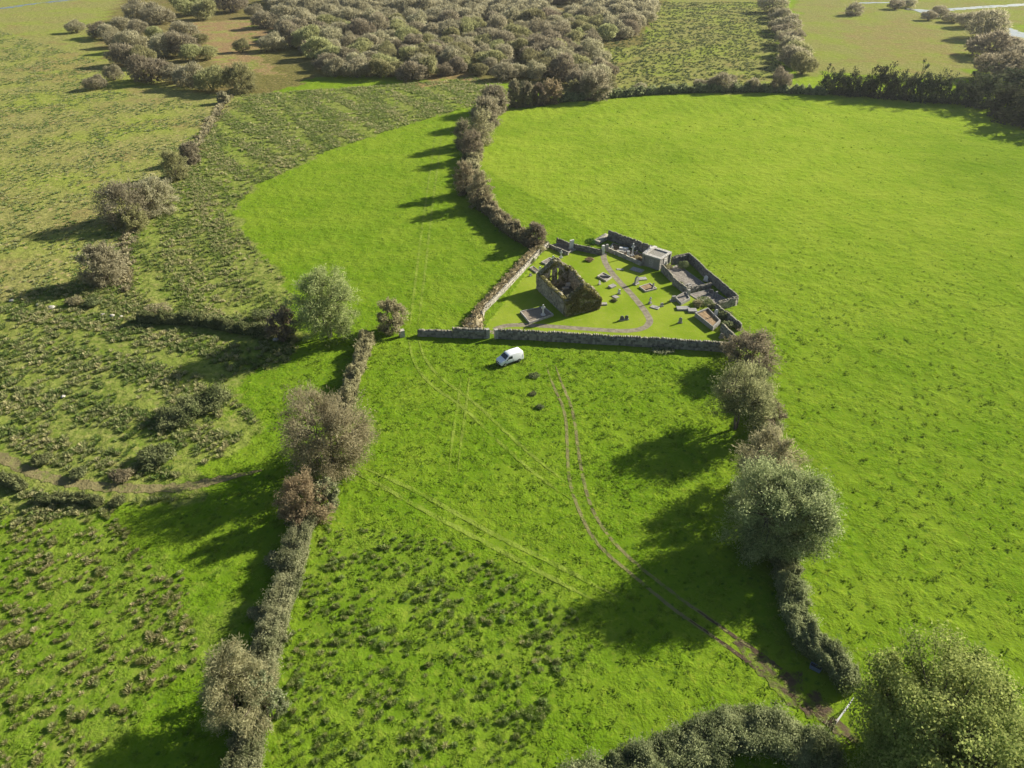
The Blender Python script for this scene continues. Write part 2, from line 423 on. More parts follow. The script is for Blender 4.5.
for k, q in enumerate(([(345, 468), (385, 487), (424, 510), (488, 543.6), (541, 572), (575, 590), (600, 603)], [(360, 466), (410, 487), (451, 510), (501, 538), (558, 565), (595, 585), (620, 597)],
                       [(408, 336), (413, 362), (430, 385), (462, 405), (495, 438), (535, 474), (572, 500)], [(418, 337), (424, 358), (440, 378), (473, 400), (508, 434), (545, 466), (575, 488)],
                       [(436, 130), (431, 165), (426, 200), (421, 235), (416, 277), (410, 325)], [(442, 130), (438, 165), (433, 200), (429, 235), (424.6, 277), (418, 325)],
                       [(462, 372), (457, 410), (452, 440), (449, 470)], [(470, 372), (466, 410), (461, 440), (458, 470)])):
    TRACKS.append(q)
    ribbon('track', gpath(q), .66 if k < 2 else (.5 if k < 6 else .4), T_PALE, .03, .25, seed=30 + k)
ribbon('farm_track', gpath([(-60, 440), (0, 455), (33, 474), (77, 484), (133, 489), (186, 487), (225, 478), (262, 470)]), 1.6, T_FARM, .035, .3, seed=41)
# graveyard path
ribbon('path', gpath([(491, 333), (498, 327), (515, 324.5), (540, 325.5), (580, 328.4), (603, 330), (627, 331.2), (643, 329), (650.3, 323), (649, 317), (641, 305.5), (629, 291.4), (617.5, 279.7), (608, 268), (603.4, 258.6), (604, 250)]), 1.25, M['pathgravel'], .012, .06, seed=42)
# water
def water_mat():
    m = NB('water'); p = m.pos()
    m.bsdf((.05, .06, .06), .12, m.bump(m.noise(p, .8, 2, .5), .15, .05), spec=.5); return m.m
WATER = water_mat()
ribbon('river', gpath([(905, 9), (935, 11), (960, 8.5), (1000, 6), (1060, 2), (1200, -5)]), 8.0, WATER, .03, .3, 3.0, seed=51)
ribbon('river', gpath([(918, 9), (930, 15), (938, 17)]), 6.0, WATER, .034, .3, 2.0, seed=52)
ribbon('river', gpath([(1000, 28), (1014, 32), (1024, 38), (1060, 50)]), 11.0, WATER, .03, .4, 2.0, seed=53)
ribbon('river', gpath([(-80, 14), (0, 9), (30, 4), (60, 1), (85, -2), (140, -8)]), 7.0, WATER, .03, .5, 3.0, seed=54)
ribbon('river', gpath([(855, 3), (880, 2.5), (905, 2)]), 5.0, WATER, .03, .5, 3.0, seed=55)

# ------------------------------------------------------------------ foliage builders
def leaf_quads(P, N, g, size, elong=1.0, twig=None, outk=1.5, var=.4):
    """P points, N outward dirs -> quads (n,4,3)"""
    n = len(P)
    nn = unit(N * outk + g.normal(size=(n, 3)) * .6)
    t = g.normal(size=(n, 3))
    if twig is not None:
        t = twig + g.normal(size=(n, 3)) * .35
        nn = unit(np.cross(t, g.normal(size=(n, 3))) + N * .4)
    t = unit(t - nn * (t * nn).sum(1, keepdims=True)); b = np.cross(nn, t)
    s = size * (1 + var * g.uniform(-1, 1, (n, 1)))
    a = t * s * elong * .5; c = b * s / elong * .5
    return np.stack([P - a - c * .8, P + a * .2 - c * 1.1, P + a + c * .3, P - a * .1 + c * 1.1], 1)
def crown_quads(seed, rx, ry, h, n, leaf, lobes=9, base=.0, gaps=.3, twigs=.35, fuzz=.3, lobe_r=(.38, .58), flat=0.85):
    """a crown of several uneven clumps, from z=base*h to h"""
    g = np.random.default_rng(seed)
    zc = h * (base + (1 - base) * .47); rz = h * (1 - base) * .53
    C, Rr = [np.array([0, 0, zc])], [np.array([rx, ry, rz]) * .68]
    for k in range(lobes):
        th = k * 2.399 + g.uniform(-.5, .5); u = g.uniform(-.45, .95)
        d = np.array([math.cos(th) * math.sqrt(1 - u * u), math.sin(th) * math.sqrt(1 - u * u), u])
        f = g.uniform(*lobe_r)
        C.append(np.array([0, 0, zc]) + d * np.array([rx, ry, rz]) * (1.0 - f * g.uniform(.7, 1.0))); Rr.append(np.array([rx, ry, rz * flat]) * f)
    C, Rr = np.array(C), np.array(Rr)
    wgt = (Rr.prod(1)) ** .667; wgt /= wgt.sum()
    li = g.choice(len(C), n * 2, p=wgt)
    d = unit(g.normal(size=(n * 2, 3))); d[:, 2] = np.where(g.random(n * 2) < .3, np.abs(d[:, 2]), d[:, 2])
    rad = 1 - fuzz * g.random(n * 2) ** 1.5 + .10 * np.abs(g.normal(size=n * 2)) * fuzz * 3
    rad *= 1 + .2 * wnoise(d * 2 + li[:, None], .6, seed + 5, 3)
    P = C[li] + d * Rr[li] * rad[:, None]
    # drop what lies deep inside other clumps, and cut gaps
    keep = P[:, 2] > .05
    q = np.min(np.stack([np.linalg.norm((P - c) / r, axis=1) for c, r in zip(C, Rr)]), 0)
    keep &= q > .62
    gn = wnoise(P / max(rx, .5), 1.1, seed + 8, 2)
    keep &= (gn > -1 + gaps) | (g.random(n * 2) < .3)
    P, d, li = P[keep][:n], d[keep][:n], li[keep][:n]
    k = len(P); tw = g.random(k) < twigs
    up = unit(P - np.array([0, 0, h * .15 * (1 - base)]))
    Q = leaf_quads(P, d, g, leaf)
    if tw.any():
        Q[tw] = leaf_quads(P[tw] + up[tw] * leaf * .3, d[tw], g, leaf * .95, 3.2, up[tw])
    lob_t = g.uniform(-.18, .18, len(C))
    tint = np.clip(.5 + lob_t[li] + g.normal(size=k) * .22, 0, 1)
    return Q, tint
def tube(pts, radii, sides=6):
    pts = np.asarray(pts, float); V, Fc = [], []
    n = len(pts); T = unit(np.gradient(pts, axis=0))
    for i in range(n):
        a = np.cross(T[i], [.3, .9, .1]); a /= np.linalg.norm(a); b = np.cross(T[i], a)
        for k in range(sides):
            th = 6.2832 * k / sides
            V.append(pts[i] + (a * math.cos(th) + b * math.sin(th)) * radii[i])
    for i in range(n - 1):
        for k in range(sides):
            k2 = (k + 1) % sides
            Fc.append((i * sides + k, i * sides + k2, (i + 1) * sides + k2, (i + 1) * sides + k))
    return np.array(V), np.array(Fc)
def trunk_mesh(seed, r, h, rx, limbs=8, multi=1):
    """tapered trunk(s) with limbs reaching into the crown"""
    g = np.random.default_rng(seed + 900); Vs, Fs, off = [], [], 0
    def add(p, rad):
        nonlocal off
        v, f = tube(p, rad); Vs.append(v); Fs.append(f + off); off += len(v)
    for mI in range(multi):
        th = 6.28 * mI / multi + g.uniform(0, 1); lean = (.25 if multi > 1 else .06) * rx
        b0 = np.array([math.cos(th), math.sin(th), 0]) * (r * .8 if multi > 1 else 0)
        top = b0 + np.array([math.cos(th) * lean * 1.5, math.sin(th) * lean * 1.5, h * .72])
        ts = np.linspace(0, 1, 6)[:, None]
        line = b0 + (top - b0) * ts + np.concatenate([np.zeros((1, 3)), g.normal(size=(5, 3)) * [.05 * rx, .05 * rx, 0]]) + np.array([0, 0, -.15]) * (ts == 0)
        add(line, r * np.array([1.35, 1.0, .85, .65, .42, .2]))
        for k in range(limbs // multi):
            u = g.uniform(.22, .85); st = b0 + (top - b0) * u; a = g.uniform(0, 6.28)
            ln = rx * g.uniform(.45, .85) * (1.1 - u * .5)
            en = st + np.array([math.cos(a) * ln, math.sin(a) * ln, ln * g.uniform(.3, .9)]); en[2] = min(en[2], h * .93)
            md = (st + en) / 2 + g.normal(size=3) * ln * .07 - np.array([0, 0, ln * .08])
            rr = r * (1 - u) * .55 + r * .08
            add(np.array([st, md, en]), [rr, rr * .65, rr * .2])
    return np.concatenate(Vs), np.concatenate(Fs)
def grown_tree(seed, rx, ry, h, n, leaf, base=.1, sprays=None, spread=.16, twigs=.3, trunk_r=.2, multi=1, ragged=.22, lean=0.0):
    """limbs grown from the trunk towards sprays of leaves; returns crown quads, tint and the wooden skeleton"""
    g = np.random.default_rng(seed); R_ = max(rx, ry)
    m = sprays or int(np.clip(26 * R_ ** 1.35, 60, 520))
    zc = h * (base + (1 - base) * .45); rz = h * (1 - base) * .55
    def env(d): return 1 + ragged * 1.4 * wnoise(d, .55, seed + 1, 3)
    d = unit(g.normal(size=(m, 3))); lo_ = -.85 if base < .1 else -.35; d[:, 2] = np.where(d[:, 2] < lo_, -d[:, 2] * .6, d[:, 2]); d = unit(d)
    rr = (.35 + .65 * g.random(m) ** .45) * env(d)
    T = np.array([0, 0, zc]) + d * np.array([rx, ry, rz]) * rr[:, None]; T[:, 0] += lean * T[:, 2] / h
    T[:, 2] = np.maximum(T[:, 2], .12 * h * base + .25)
    km = max(8, m // 7); md = d[g.choice(m, km, replace=False)]
    Mi = np.array([0, 0, zc]) + md * np.array([rx, ry, rz]) * g.uniform(.35, .6, (km, 1)); Mi[:, 0] += lean * Mi[:, 2] / h
    own = np.argmin(((T[:, None] - Mi[None]) ** 2).sum(2), 1)
    Vs, Fs, off = [], [], 0
    def add(p, rad, sides=5):
        nonlocal off
        v, f = tube(p, rad, sides); Vs.append(v); Fs.append(f + off); off += len(v)
    stems = []
    for k in range(multi):
        th = 6.283 * k / multi + g.uniform(0, 1.5); o = np.array([math.cos(th), math.sin(th), 0]) * (trunk_r * 1.2 if multi > 1 else 0)
        e = np.array([math.cos(th) * R_ * (.3 if multi > 1 else .06) + lean, math.sin(th) * R_ * (.3 if multi > 1 else .06), h * .8])
        u = np.linspace(0, 1, 7)[:, None]; ln = o + (e - o) * u + g.normal(size=(7, 3)) * [.03 * R_, .03 * R_, 0] * (u > 0); ln[0, 2] = -.2
        r_ = trunk_r * (1 if multi == 1 else .7); add(ln, r_ * np.array([1.35, 1, .86, .7, .5, .3, .1]), 7); stems.append(ln)
    st = np.concatenate([ln[1:6] for ln in stems])
    for k in range(km):
        cand = st[st[:, 2] < Mi[k, 2] * .92 + .1] if (st[:, 2] < Mi[k, 2] * .92 + .1).any() else st[:1]
        q = cand[np.argmin(((cand - Mi[k]) ** 2).sum(1))]; r0 = trunk_r * .38 * (1 - .5 * q[2] / h)
        add(np.array([q, (q + Mi[k]) / 2 + g.normal(size=3) * .08 * R_, Mi[k]]), [r0, r0 * .7, r0 * .45])
    for k in range(m):
        q = Mi[own[k]]; add(np.array([q, (q + T[k]) / 2 + g.normal(size=3) * .05 * R_, T[k] + (T[k] - q) * .12]), [.07 * trunk_r / .2, .045 * trunk_r / .2, .012], 3)
    # sprays
    wgt = g.uniform(.4, 1.6, m); wgt /= wgt.sum(); li = g.choice(m, n, p=wgt)
    sg = spread * R_ * g.uniform(.65, 1.25, m); ax = unit(T - Mi[own])
    of = g.normal(size=(n, 3)) * .62; rad = np.linalg.norm(of, axis=1, keepdims=True); of *= np.minimum(1, 1.5 / np.maximum(rad, .01))
    al = (of * ax[li]).sum(1, keepdims=True); of = of + ax[li] * al * .5; of[:, 2] *= .85
    P = T[li] + of * sg[li][:, None]
    ok = P[:, 2] > .04; P, li, of = P[ok], li[ok], of[ok]; k = len(P)
    ctr = np.array([0, 0, zc * .8]); N = unit(unit(P - ctr) * .9 + unit(of) * .8 + [0, 0, .25])
    Q = leaf_quads(P, N, g, leaf, 1.25, outk=1.1); tw = g.random(k) < twigs
    tv = unit(ax[li] + unit(P - ctr) * .5 + [0, 0, .25])
    if tw.any(): Q[tw] = leaf_quads(P[tw], N[tw], g, leaf * .95, 3.0, tv[tw])
    lt = g.normal(size=m) * .14
    t = np.clip(.5 + lt[li] + g.normal(size=k) * .2, 0, 1)
    return Q, t, np.concatenate(Vs), np.concatenate(Fs)
def add_tree(name, label, cat, base_px, wpx, ty, mat, n=9000, leaf=.32, group=None, depth=1.0, base=.12, trunk_r=.22, multi=1, seed=None, hk=1.0, twigs=.3, ragged=.22, spread=.16, sprays=None, lean=0.0, **kw):
    """tree whose foot shows at base_px, crown wpx wide, with its top at photo row ty"""
    p = gp(*base_px); s = ppm(base_px[1])
    h = height_for(p[1] + 0.15 * wpx / s, ty) * hk; rx = wpx / s / 2 * (1 - h * .35 / 64)
    p[0] = (base_px[0] - 512) / FPX * (p[1] * CP - (h * .55 - CAMH) * SP)
    seed = seed if seed is not None else int(base_px[0] * 7 + base_px[1] * 13)
    root = empty(name, (p[0], p[1], 0)); tag(root, label, cat, group)
    Q, t, v, f = grown_tree(seed, rx * .92, rx * .92 * depth, h * .95, n, leaf, base, sprays, spread, twigs, trunk_r, multi, ragged, lean)
    link_mesh('crown', quads_mesh(name + '_crown', Q, M[mat], t), root)
    link_mesh('trunk', np_mesh(name + '_trunk', v, f, M['bark'], smooth=True), root)
    return root
def hedge(name, label, path, width, height, mat, per_m=900, leaf=.22, seed=1, hv=.25, group=None, cat='hedge'):
    """unbroken clipped or overgrown hedge along a path: bumpy core with leaves all over it"""
    g = np.random.default_rng(seed)
    path = np.asarray(path, float); s, Pp = resample(smooth_path(path, 2), .5); N = normals2(Pp); L = s[-1]
    org = np.array([*Pp[0], 0])
    def surf(ss, th, k):
        c = np.stack([np.interp(ss, s, Pp[:, 0]), np.interp(ss, s, Pp[:, 1])], 1)
        nn = np.stack([np.interp(ss, s, N[:, 0]), np.interp(ss, s, N[:, 1])], 1)
        endf = np.clip(np.minimum(ss, L - ss) / (width * .45), 0, 1) ** .5
        bump = 1 + hv * wnoise(np.stack([ss, np.cos(th) * 3, np.sin(th) * 3], 1), 1 / 3.2, seed + 3, 3)
        hh = height * (1 + hv * .8 * wnoise(ss[:, None], 1 / 5., seed + 4, 2))
        r = bump * k * (.3 + .7 * endf)
        off = np.sign(np.cos(th)) * np.abs(np.cos(th)) ** .75 * width / 2 * r; z = np.sin(th) ** .75 * hh * np.minimum(r, 1.35)
        P = np.column_stack([c + nn * off[:, None], z])
        D = np.column_stack([nn * np.cos(th)[:, None], np.sin(th)])
        return P, unit(D)
    ns = max(3, int(L / .6)); nth = 9
    S1, T1 = np.meshgrid(np.linspace(0, L, ns), np.linspace(0, math.pi, nth), indexing='ij')
    Pc, _ = surf(S1.ravel(), T1.ravel(), .82)
    id_ = np.arange(ns * nth).reshape(ns, nth)
    Fc = np.stack([id_[:-1, :-1], id_[1:, :-1], id_[1:, 1:], id_[:-1, 1:]], -1).reshape(-1, 4)
    n = int(per_m * L); ss = g.uniform(0, L, n); th = np.arccos(g.uniform(-1, 1, n))
    P, D = surf(ss, th, g.uniform(.84, 1.12, n))
    P[:, 2] = np.maximum(P[:, 2], .03)
    Q = leaf_quads(P, D, g, leaf); tw = g.random(n) < .25
    Q[tw] = leaf_quads(P[tw], D[tw], g, leaf, 2.4, D[tw] + [0, 0, .5])
    nc = int(L * 3.2); cs = g.uniform(0, L, nc); ct = np.arccos(g.uniform(-.97, .97, nc)); Pcl, Dcl = surf(cs, ct, g.uniform(.85, 1.15, nc))
    per = max(12, int(per_m * .11)); ci = np.repeat(np.arange(nc), per); so = g.normal(size=(nc * per, 3)) * (width * .10 * g.uniform(.6, 1.5, nc))[ci][:, None]
    Pk = Pcl[ci] + so + Dcl[ci] * width * .05; Pk[:, 2] = np.maximum(Pk[:, 2], .04)
    Qk = leaf_quads(Pk, unit(Dcl[ci] + unit(so)), g, leaf, 1.4); tk = g.random(len(Qk)) < .3
    Qk[tk] = leaf_quads(Pk[tk], Dcl[ci][tk], g, leaf * 1.1, 2.6, (Dcl[ci] + [0, 0, .6])[tk])
    P = np.concatenate([P, Pk]); Q = np.concatenate([Q, Qk]); n = len(P)
    tint = np.clip(.5 + .3 * wnoise(P, .35, seed + 6, 2) + np.concatenate([np.zeros(n - len(Pk)), (g.normal(size=nc) * .15)[ci]]) + g.normal(size=n) * .2, 0, 1)
    Vall = np.concatenate([Pc, Q.reshape(-1, 3)]) - org
    Fall = np.concatenate([Fc, np.arange(n * 4).reshape(n, 4) + len(Pc)])
    o = link_mesh(name, np_mesh(name, Vall, Fall, M[mat], np.concatenate([np.zeros(len(Fc)), tint])), loc=tuple(org))
    return tag(o, label, cat, group)
def shrub(name, label, px, wpx, hm, mat, n=1500, leaf=.22, group=None, cat='shrub', seed=None, depth=1.0, **kw):
    p = gp(*px); s = ppm(px[1]); rx = wpx / s / 2
    seed = seed if seed is not None else int(px[0] * 5 + px[1] * 3)
    kw = {'lobes': 6, 'base': -.15, 'gaps': .1, 'twigs': .2, **kw}
    Q, t = crown_quads(seed, rx, rx * depth, hm, n, leaf, **kw)
    Q[:, :, 2] = np.maximum(Q[:, :, 2], 0.0)
    o = link_mesh(name, quads_mesh(name, Q, M[mat], t), loc=(p[0], p[1], 0))
    return tag(o, label, cat, group)

#@@TREES
# ------------------------------------------------------------------ trees of the near hedgerows
add_tree('tree', 'tall pale green willow with an oval crown beside the cross hedge', 'tree', (324, 337), 66, 264, 'pale_willow', 26000, .21, base=.05, twigs=.5, gaps=.15, lobes=10, multi=3)
add_tree('bush', 'dark russet thorn bush pressed against the left of the pale green willow', 'bush', (283, 337), 34, 306, 'plum_twig', 4500, .25, base=0, multi=3, trunk_r=.1)
add_tree('bush', 'round brown bush standing alone beside the end pillar of the stone wall', 'bush', (391, 330), 31, 297, 'brown_twig', 5500, .24, base=0, gaps=.05, lobes=8, lobe_r=(.3, .45), multi=3, trunk_r=.12)
add_tree('tree', 'broad bare grey-brown tree in the left hedgerow, largest of that row', 'tree', (325, 466), 92, 386, 'brown_twig', 40000, .165, base=-.04, twigs=.7, gaps=.4, lobes=14, lobe_r=(.28, .45), multi=2, fuzz=.5)
add_tree('tree', 'low russet tree below the broad grey-brown tree in the left hedgerow', 'tree', (301, 518), 50, 470, 'russet', 14000, .16, base=-.1, twigs=.65, gaps=.35, lobes=10, multi=2, trunk_r=.15, fuzz=.45)
add_tree('bush', 'small grey-green bush at the right foot of the low russet tree', 'bush', (326, 508), 30, 474, 'hedge_leaf', 3500, .22, base=0, multi=2, trunk_r=.1)
add_tree('tree', 'round brown hedgerow tree with a long shadow near the lower left corner', 'tree', (235, 718), 82, 643, 'brown_twig', 34000, .14, base=-.04, twigs=.65, gaps=.35, lobes=14, lobe_r=(.28, .42), multi=2, fuzz=.5)
add_tree('bush', 'grey-green bush grown into the right side of the round brown hedgerow tree', 'bush', (263, 718), 34, 668, 'hedge_leaf', 5500, .17, base=0, multi=2, trunk_r=.1)
add_tree('bush', 'plum brown rounded bush at the right end of the front graveyard wall', 'bush', (752, 366), 56, 327, 'plum_twig', 10000, .22, base=0, twigs=.5, gaps=.15, lobes=12, multi=3, trunk_r=.15)
add_tree('tree', 'pale grey-green tree below the plum brown bush in the right hedgerow', 'tree', (744, 428), 68, 364, 'ash_leaf', 22000, .17, base=.1, twigs=.5, gaps=.4, lobes=12, multi=2)
add_tree('bush', 'dark brown bush tucked behind the pale grey-green tree of the right hedgerow', 'bush', (771, 432), 34, 394, 'plum_twig', 5000, .20, base=0, twigs=.5, gaps=.2, multi=2, trunk_r=.12)
add_tree('tree', 'brown twiggy tree just behind the large grey-green tree in the right hedgerow', 'tree', (770, 490), 70, 424, 'brown_twig', 18000, .16, base=.08, twigs=.65, gaps=.3, lobes=10, multi=2, fuzz=.45)
add_tree('tree', 'large grey-green tree in the right hedgerow casting the widest shadow over the tracks', 'tree', (783, 548), 104, 462, 'ash_leaf', 80000, .16, base=-.02, twigs=.4, gaps=.4, lobes=18, lobe_r=(.26, .42), trunk_r=.36, fuzz=.4)
add_tree('tree', 'big leafy yellow-green tree filling the lower right corner', 'tree', (964, 808), 232, 690, 'green_leaf', 230000, .165, base=.02, twigs=.03, sprays=620, spread=.10, ragged=.3, gaps=.45, lobes=26, lobe_r=(.22, .38), trunk_r=.4, fuzz=.4, seed=77)

hedge('hedge', 'tall untrimmed undergrowth joining the trees of the right hedgerow', gpath([(757, 374), (752, 398), (764, 430), (776, 470), (782, 520), (786, 585)]), 2.8, 1.6, 'hedge_dark', 1800, .15, 27, .4)
# hedges near
hedge('hedge', 'long grey-green hedge running to the bottom edge in the left of the view', gpath([(308, 512), (301, 545), (288, 590), (274, 632), (262, 672), (254, 720), (246, 775), (240, 830)]), 2.7, 1.9, 'hedge_leaf', 2600, .125, 3, .24)
hedge('hedge', 'short tan hedge stub between the round brown bush and the broad grey-brown tree', gpath([(368, 338), (362, 362), (352, 386), (345, 410)]), 2.2, 1.7, 'brown_twig', 900, .2, 5, .3)
hedge('hedge', 'dark grey hedge curving along the muddy gateway under the large grey-green tree', gpath([(785, 578), (789, 600), (797, 632), (815, 655), (838, 672), (853, 692)]), 2.6, 1.9, 'hedge_dark', 2400, .13, 7, .25)
hedge('hedge', 'overgrown grey hedge along the bottom edge beside the gateway', gpath([(555, 806), (620, 783), (672, 763), (715, 742), (748, 728), (790, 745), (835, 770)]), 3.9, 1.5, 'hedge_dark', 4200, .13, 9, .28)
hedge('hedge', 'dark cross hedge running left from the pale green willow through the rushes', gpath([(138, 321), (165, 323), (195, 322), (235, 332), (268, 334)]), 1.8, 1.4, 'bramble', 700, .22, 11, .35)
hedge('hedge', 'low brown hedge climbing between the two bright fields below the tree clump', gpath([(531, 246), (515, 237), (500, 224), (487, 211), (478, 200)]), 3.0, 2.2, 'brown_twig', 800, .28, 13, .3)
hedge('hedge', 'narrow upper hedge between the two bright fields under the dark tree clump', gpath([(478, 202), (473, 186), (472, 168), (476, 150), (483, 130), (490, 112)]), 3.2, 2.2, 'brown_twig', 600, .32, 15, .3)
hedge('hedge', 'thin low hedge along the far edge of the big right-hand field', gpath([(560, 102), (612, 97), (660, 93), (700, 92), (760, 91), (826, 95)]), 2.6, 1.8, 'hedge_dark', 260, .5, 17, .5)
hedge('bramble_patch', 'low dark bramble bank lying in the rushes left of the broad grey-brown tree', gpath([(158, 428), (178, 420), (200, 408), (226, 396)]), 4.2, 1.4, 'bramble', 1200, .2, 19, .3, cat='bramble')
hedge('bramble_patch', 'long low bramble bank beside the farm track at the left edge', gpath([(35, 503), (60, 500), (85, 501), (102, 505)]), 1.3, .7, 'bramble', 900, .2, 21, .3, cat='bramble')
hedge('bramble_patch', 'dark bramble bank cut by the left edge below the farm track', gpath([(-20, 474), (5, 482), (26, 489)]), 1.5, .8, 'bramble', 900, .2, 23, .3, cat='bramble')
shrub('shrub', 'pale tangled bramble mound below the dark bramble bank in the rushes', (157, 460), 34, 1.8, 'bramble', 2600)
shrub('shrub', 'small grey bush on the shaded left side of the long hedge', (277, 563), 24, 1.6, 'hedge_leaf', 1500, .18)
shrub('shrub', 'little grey bush where the long hedge meets the open grass, lower of the two', (258, 616), 20, 1.2, 'hedge_leaf', 1200, .17)
for (px, py, wd, hm, lab) in ((80, 475, 18, 1.0, 'small dark shrub just above the bend of the farm track'), (122, 478, 22, 1.0, 'pale low shrub above the farm track, right of the small dark shrub'),
                              (42, 462, 20, .9, 'low green shrub above the farm track near the left edge'), (118, 503, 14, .8, 'small round shrub just right of the long bramble bank'),
                              (93, 305, 17, 1.3, 'green round shrub below the lone dark willow at the left'), (76, 304, 16, 1.3, 'tan round shrub paired with a green one below the lone dark willow'),
                              (160, 312, 26, 1.6, 'pale dry bush growing at the left end of the cross hedge'), (262, 318, 22, 1.6, 'grey rounded bush on the right part of the cross hedge')):
    shrub('shrub', lab, (px, py), wd, hm, 'brown_twig' if 'tan' in lab or 'pale' in lab else 'bramble', 900, .22)

# lone willows on the left
for (px, py, wd, ty, mat, lab) in ((121, 222, 56, 178, 'willow', 'big spreading grey willow in the left marsh, front of the cluster'), (152, 212, 44, 172, 'willow', 'big grey willow in the left marsh, back of the cluster'),
                                   (130, 229, 30, 202, 'willow_olive', 'smaller olive willow at the front foot of the left marsh cluster'), (172, 178, 28, 147, 'willow_olive', 'single round olive willow above the left marsh cluster'),
                                   (188, 163, 22, 140, 'willow', 'pale small willow behind the single round olive one'), (100, 281, 44, 240, 'willow', 'lone dark grey willow with a long shadow by the left rushes'),
                                   (238, 92, 36, 60, 'willow_olive', 'yellow-olive round willow at the corner of the scrub wood'), (222, 103, 12, 91, 'willow', 'tiny grey bush at the head of the dry ditch'),
                                   (535, 247, 24, 219, 'plum_twig', 'round dark bush at the head of the graveyard wall'), (480, 207, 30, 168, 'brown_twig', 'spreading brown tree nearest the graveyard in the middle hedgerow'),
                                   (465, 194, 24, 156, 'brown_twig', 'brown tree left of the spreading one in the middle hedgerow'), (472, 160, 26, 126, 'plum_twig', 'dark plum tree at the middle of the middle hedgerow'),
                                   (463, 148, 22, 116, 'plum_twig', 'dark plum tree leaning left in the middle hedgerow'), (482, 143, 28, 106, 'brown_twig', 'grey tree above the dark plum ones in the middle hedgerow'),
                                   (486, 126, 34, 92, 'willow', 'wide pale tree at the upper end of the middle hedgerow'), (494, 112, 32, 82, 'willow', 'pale tree where the middle hedgerow meets the scrub wood'),
                                   (515, 107, 17, 79, 'plum_twig', 'dark purple-brown tree first in the short row below the scrub wood'), (527, 106, 17, 80, 'plum_twig', 'dark purple-brown tree second in the short row below the scrub wood'),
                                   (539, 105, 17, 81, 'plum_twig', 'dark purple-brown tree third in the short row below the scrub wood'), (551, 103, 22, 77, 'russet', 'russet tree last in the short row below the scrub wood'),
                                   (574, 98, 15, 79, 'willow_olive', 'small green tree between the short dark row and the big corner willow'), (596, 99, 36, 66, 'willow', 'big dark willow at the corner of the scrub wood and the bright field'),
                                   (855, 15, 20, 2, 'willow', 'lone bush standing in the yellow meadow by the water')):
    add_tree('willow' if 'willow' in lab else ('tree' if 'tree' in lab else 'bush'), lab, 'tree' if 'tree' in lab or 'willow' in lab else 'bush', (px, py), wd, ty, mat, 11000 if wd > 30 else 6000, .27 if py > 140 else .36, base=-.14, ragged=.1, sprays=200, spread=.15, twigs=.5, multi=3, trunk_r=.14)

# small shared bush meshes for the scrub wood (radius 1, height 1)
def proto_bush(seed, mat, n=4600, leaf=.07, **kw):
    Q, t = crown_quads(seed, 1, 1, 1.25, n, leaf, **{**dict(base=-.12, gaps=.12, twigs=.45, lobes=13, lobe_r=(.26, .5), fuzz=.24), **kw})
    v, f = trunk_mesh(seed, .05, 1.0, .7, limbs=9, multi=3)
    k = len(Q); Vv = np.concatenate([Q.reshape(-1, 3), v]); Ff = np.concatenate([np.arange(k * 4).reshape(k, 4), f + k * 4])
    Vv[:, 2] = np.maximum(Vv[:, 2], -.05)
    return np_mesh('scrub_bush', Vv, Ff, M[mat], np.concatenate([t, np.full(len(f), .1)]))
PB = [proto_bush(200 + i, 'willow') for i in range(6)] + [proto_bush(210 + i, 'willow_olive') for i in range(3)] + [proto_bush(216 + i, 'plum_twig') for i in range(1)]
def proto_tree(seed, mat, n=2200, leaf=.13):
    Q, t, v, f = grown_tree(seed, 1, 1, 2.6, n, leaf, -.35, 90, .22, .2, .10, 1, .35)
    k = len(Q); Q = Q * [1, 1, 1.25 / 2.6]; v = v * [1, 1, 1.25 / 2.6]
    return np_mesh('ivy_clad_tree', np.concatenate([Q.reshape(-1, 3), v]), np.concatenate([np.arange(k * 4).reshape(k, 4), f + k * 4]), M[mat], np.concatenate([t, np.full(len(f), .1)]))
PD = [proto_tree(230 + i, 'dark_leaf') for i in range(5)]
def put_bush(me, x, y, r, h, label, group, name='willow_bush', cat='bush'):
    o = link_mesh(name, me, loc=(x, y, 0), rz=random.uniform(0, 6.28)); o.scale = (r * random.uniform(.8, 1.2), r * random.uniform(.8, 1.2), h / 1.25)
    return tag(o, label, cat, group)
def px_bush(me, px, py, wpx, ty, label, group, **kw):
    p = gp(px, py); r = wpx / ppm(py) / 2
    return put_bush(me, p[0], p[1], r, max(1.2, height_for(p[1] + r * .3, ty)), label, group, **kw)
LW = 'rounded grey-brown willow bush in the band bordering the left marsh'
for (zx, zy, zw) in ((290, 268, 62), (345, 240, 70), (330, 118, 62), (370, 98, 70), (300, 112, 62), (232, 98, 55), (430, 62, 84), (480, 72, 84), (400, 155, 82), (352, 142, 70), (380, 195, 84), (440, 200, 90),
                     (452, 245, 112), (500, 170, 92), (548, 168, 92), (582, 182, 62), (632, 178, 60), (528, 250, 82), (580, 262, 92), (640, 272, 108), (730, 156, 56), (800, 85, 74), (822, 152, 80),
                     (570, 45, 90), (622, 58, 84), (700, 36, 84), (770, 52, 60), (870, 92, 50), (420, 105, 60), (470, 125, 60), (560, 118, 70), (600, 140, 60)):
    px, py, wd = zx / 3.01, zy / 3.01, zw / 3.01 * random.uniform(.9, 1.15)
    px_bush(random.choice(PB[:9]), px, py, wd, py - wd * .78, LW, 'willow bushes bordering the left marsh')
Z_SCRUB = gpath([(268, 2), (300, -6), (500, -6), (640, -5), (650, 22), (628, 40), (598, 42), (588, 52), (610, 76), (607, 95), (580, 92), (552, 78), (512, 82), (470, 74), (420, 80), (335, 77), (318, 58), (290, 48), (283, 24)])
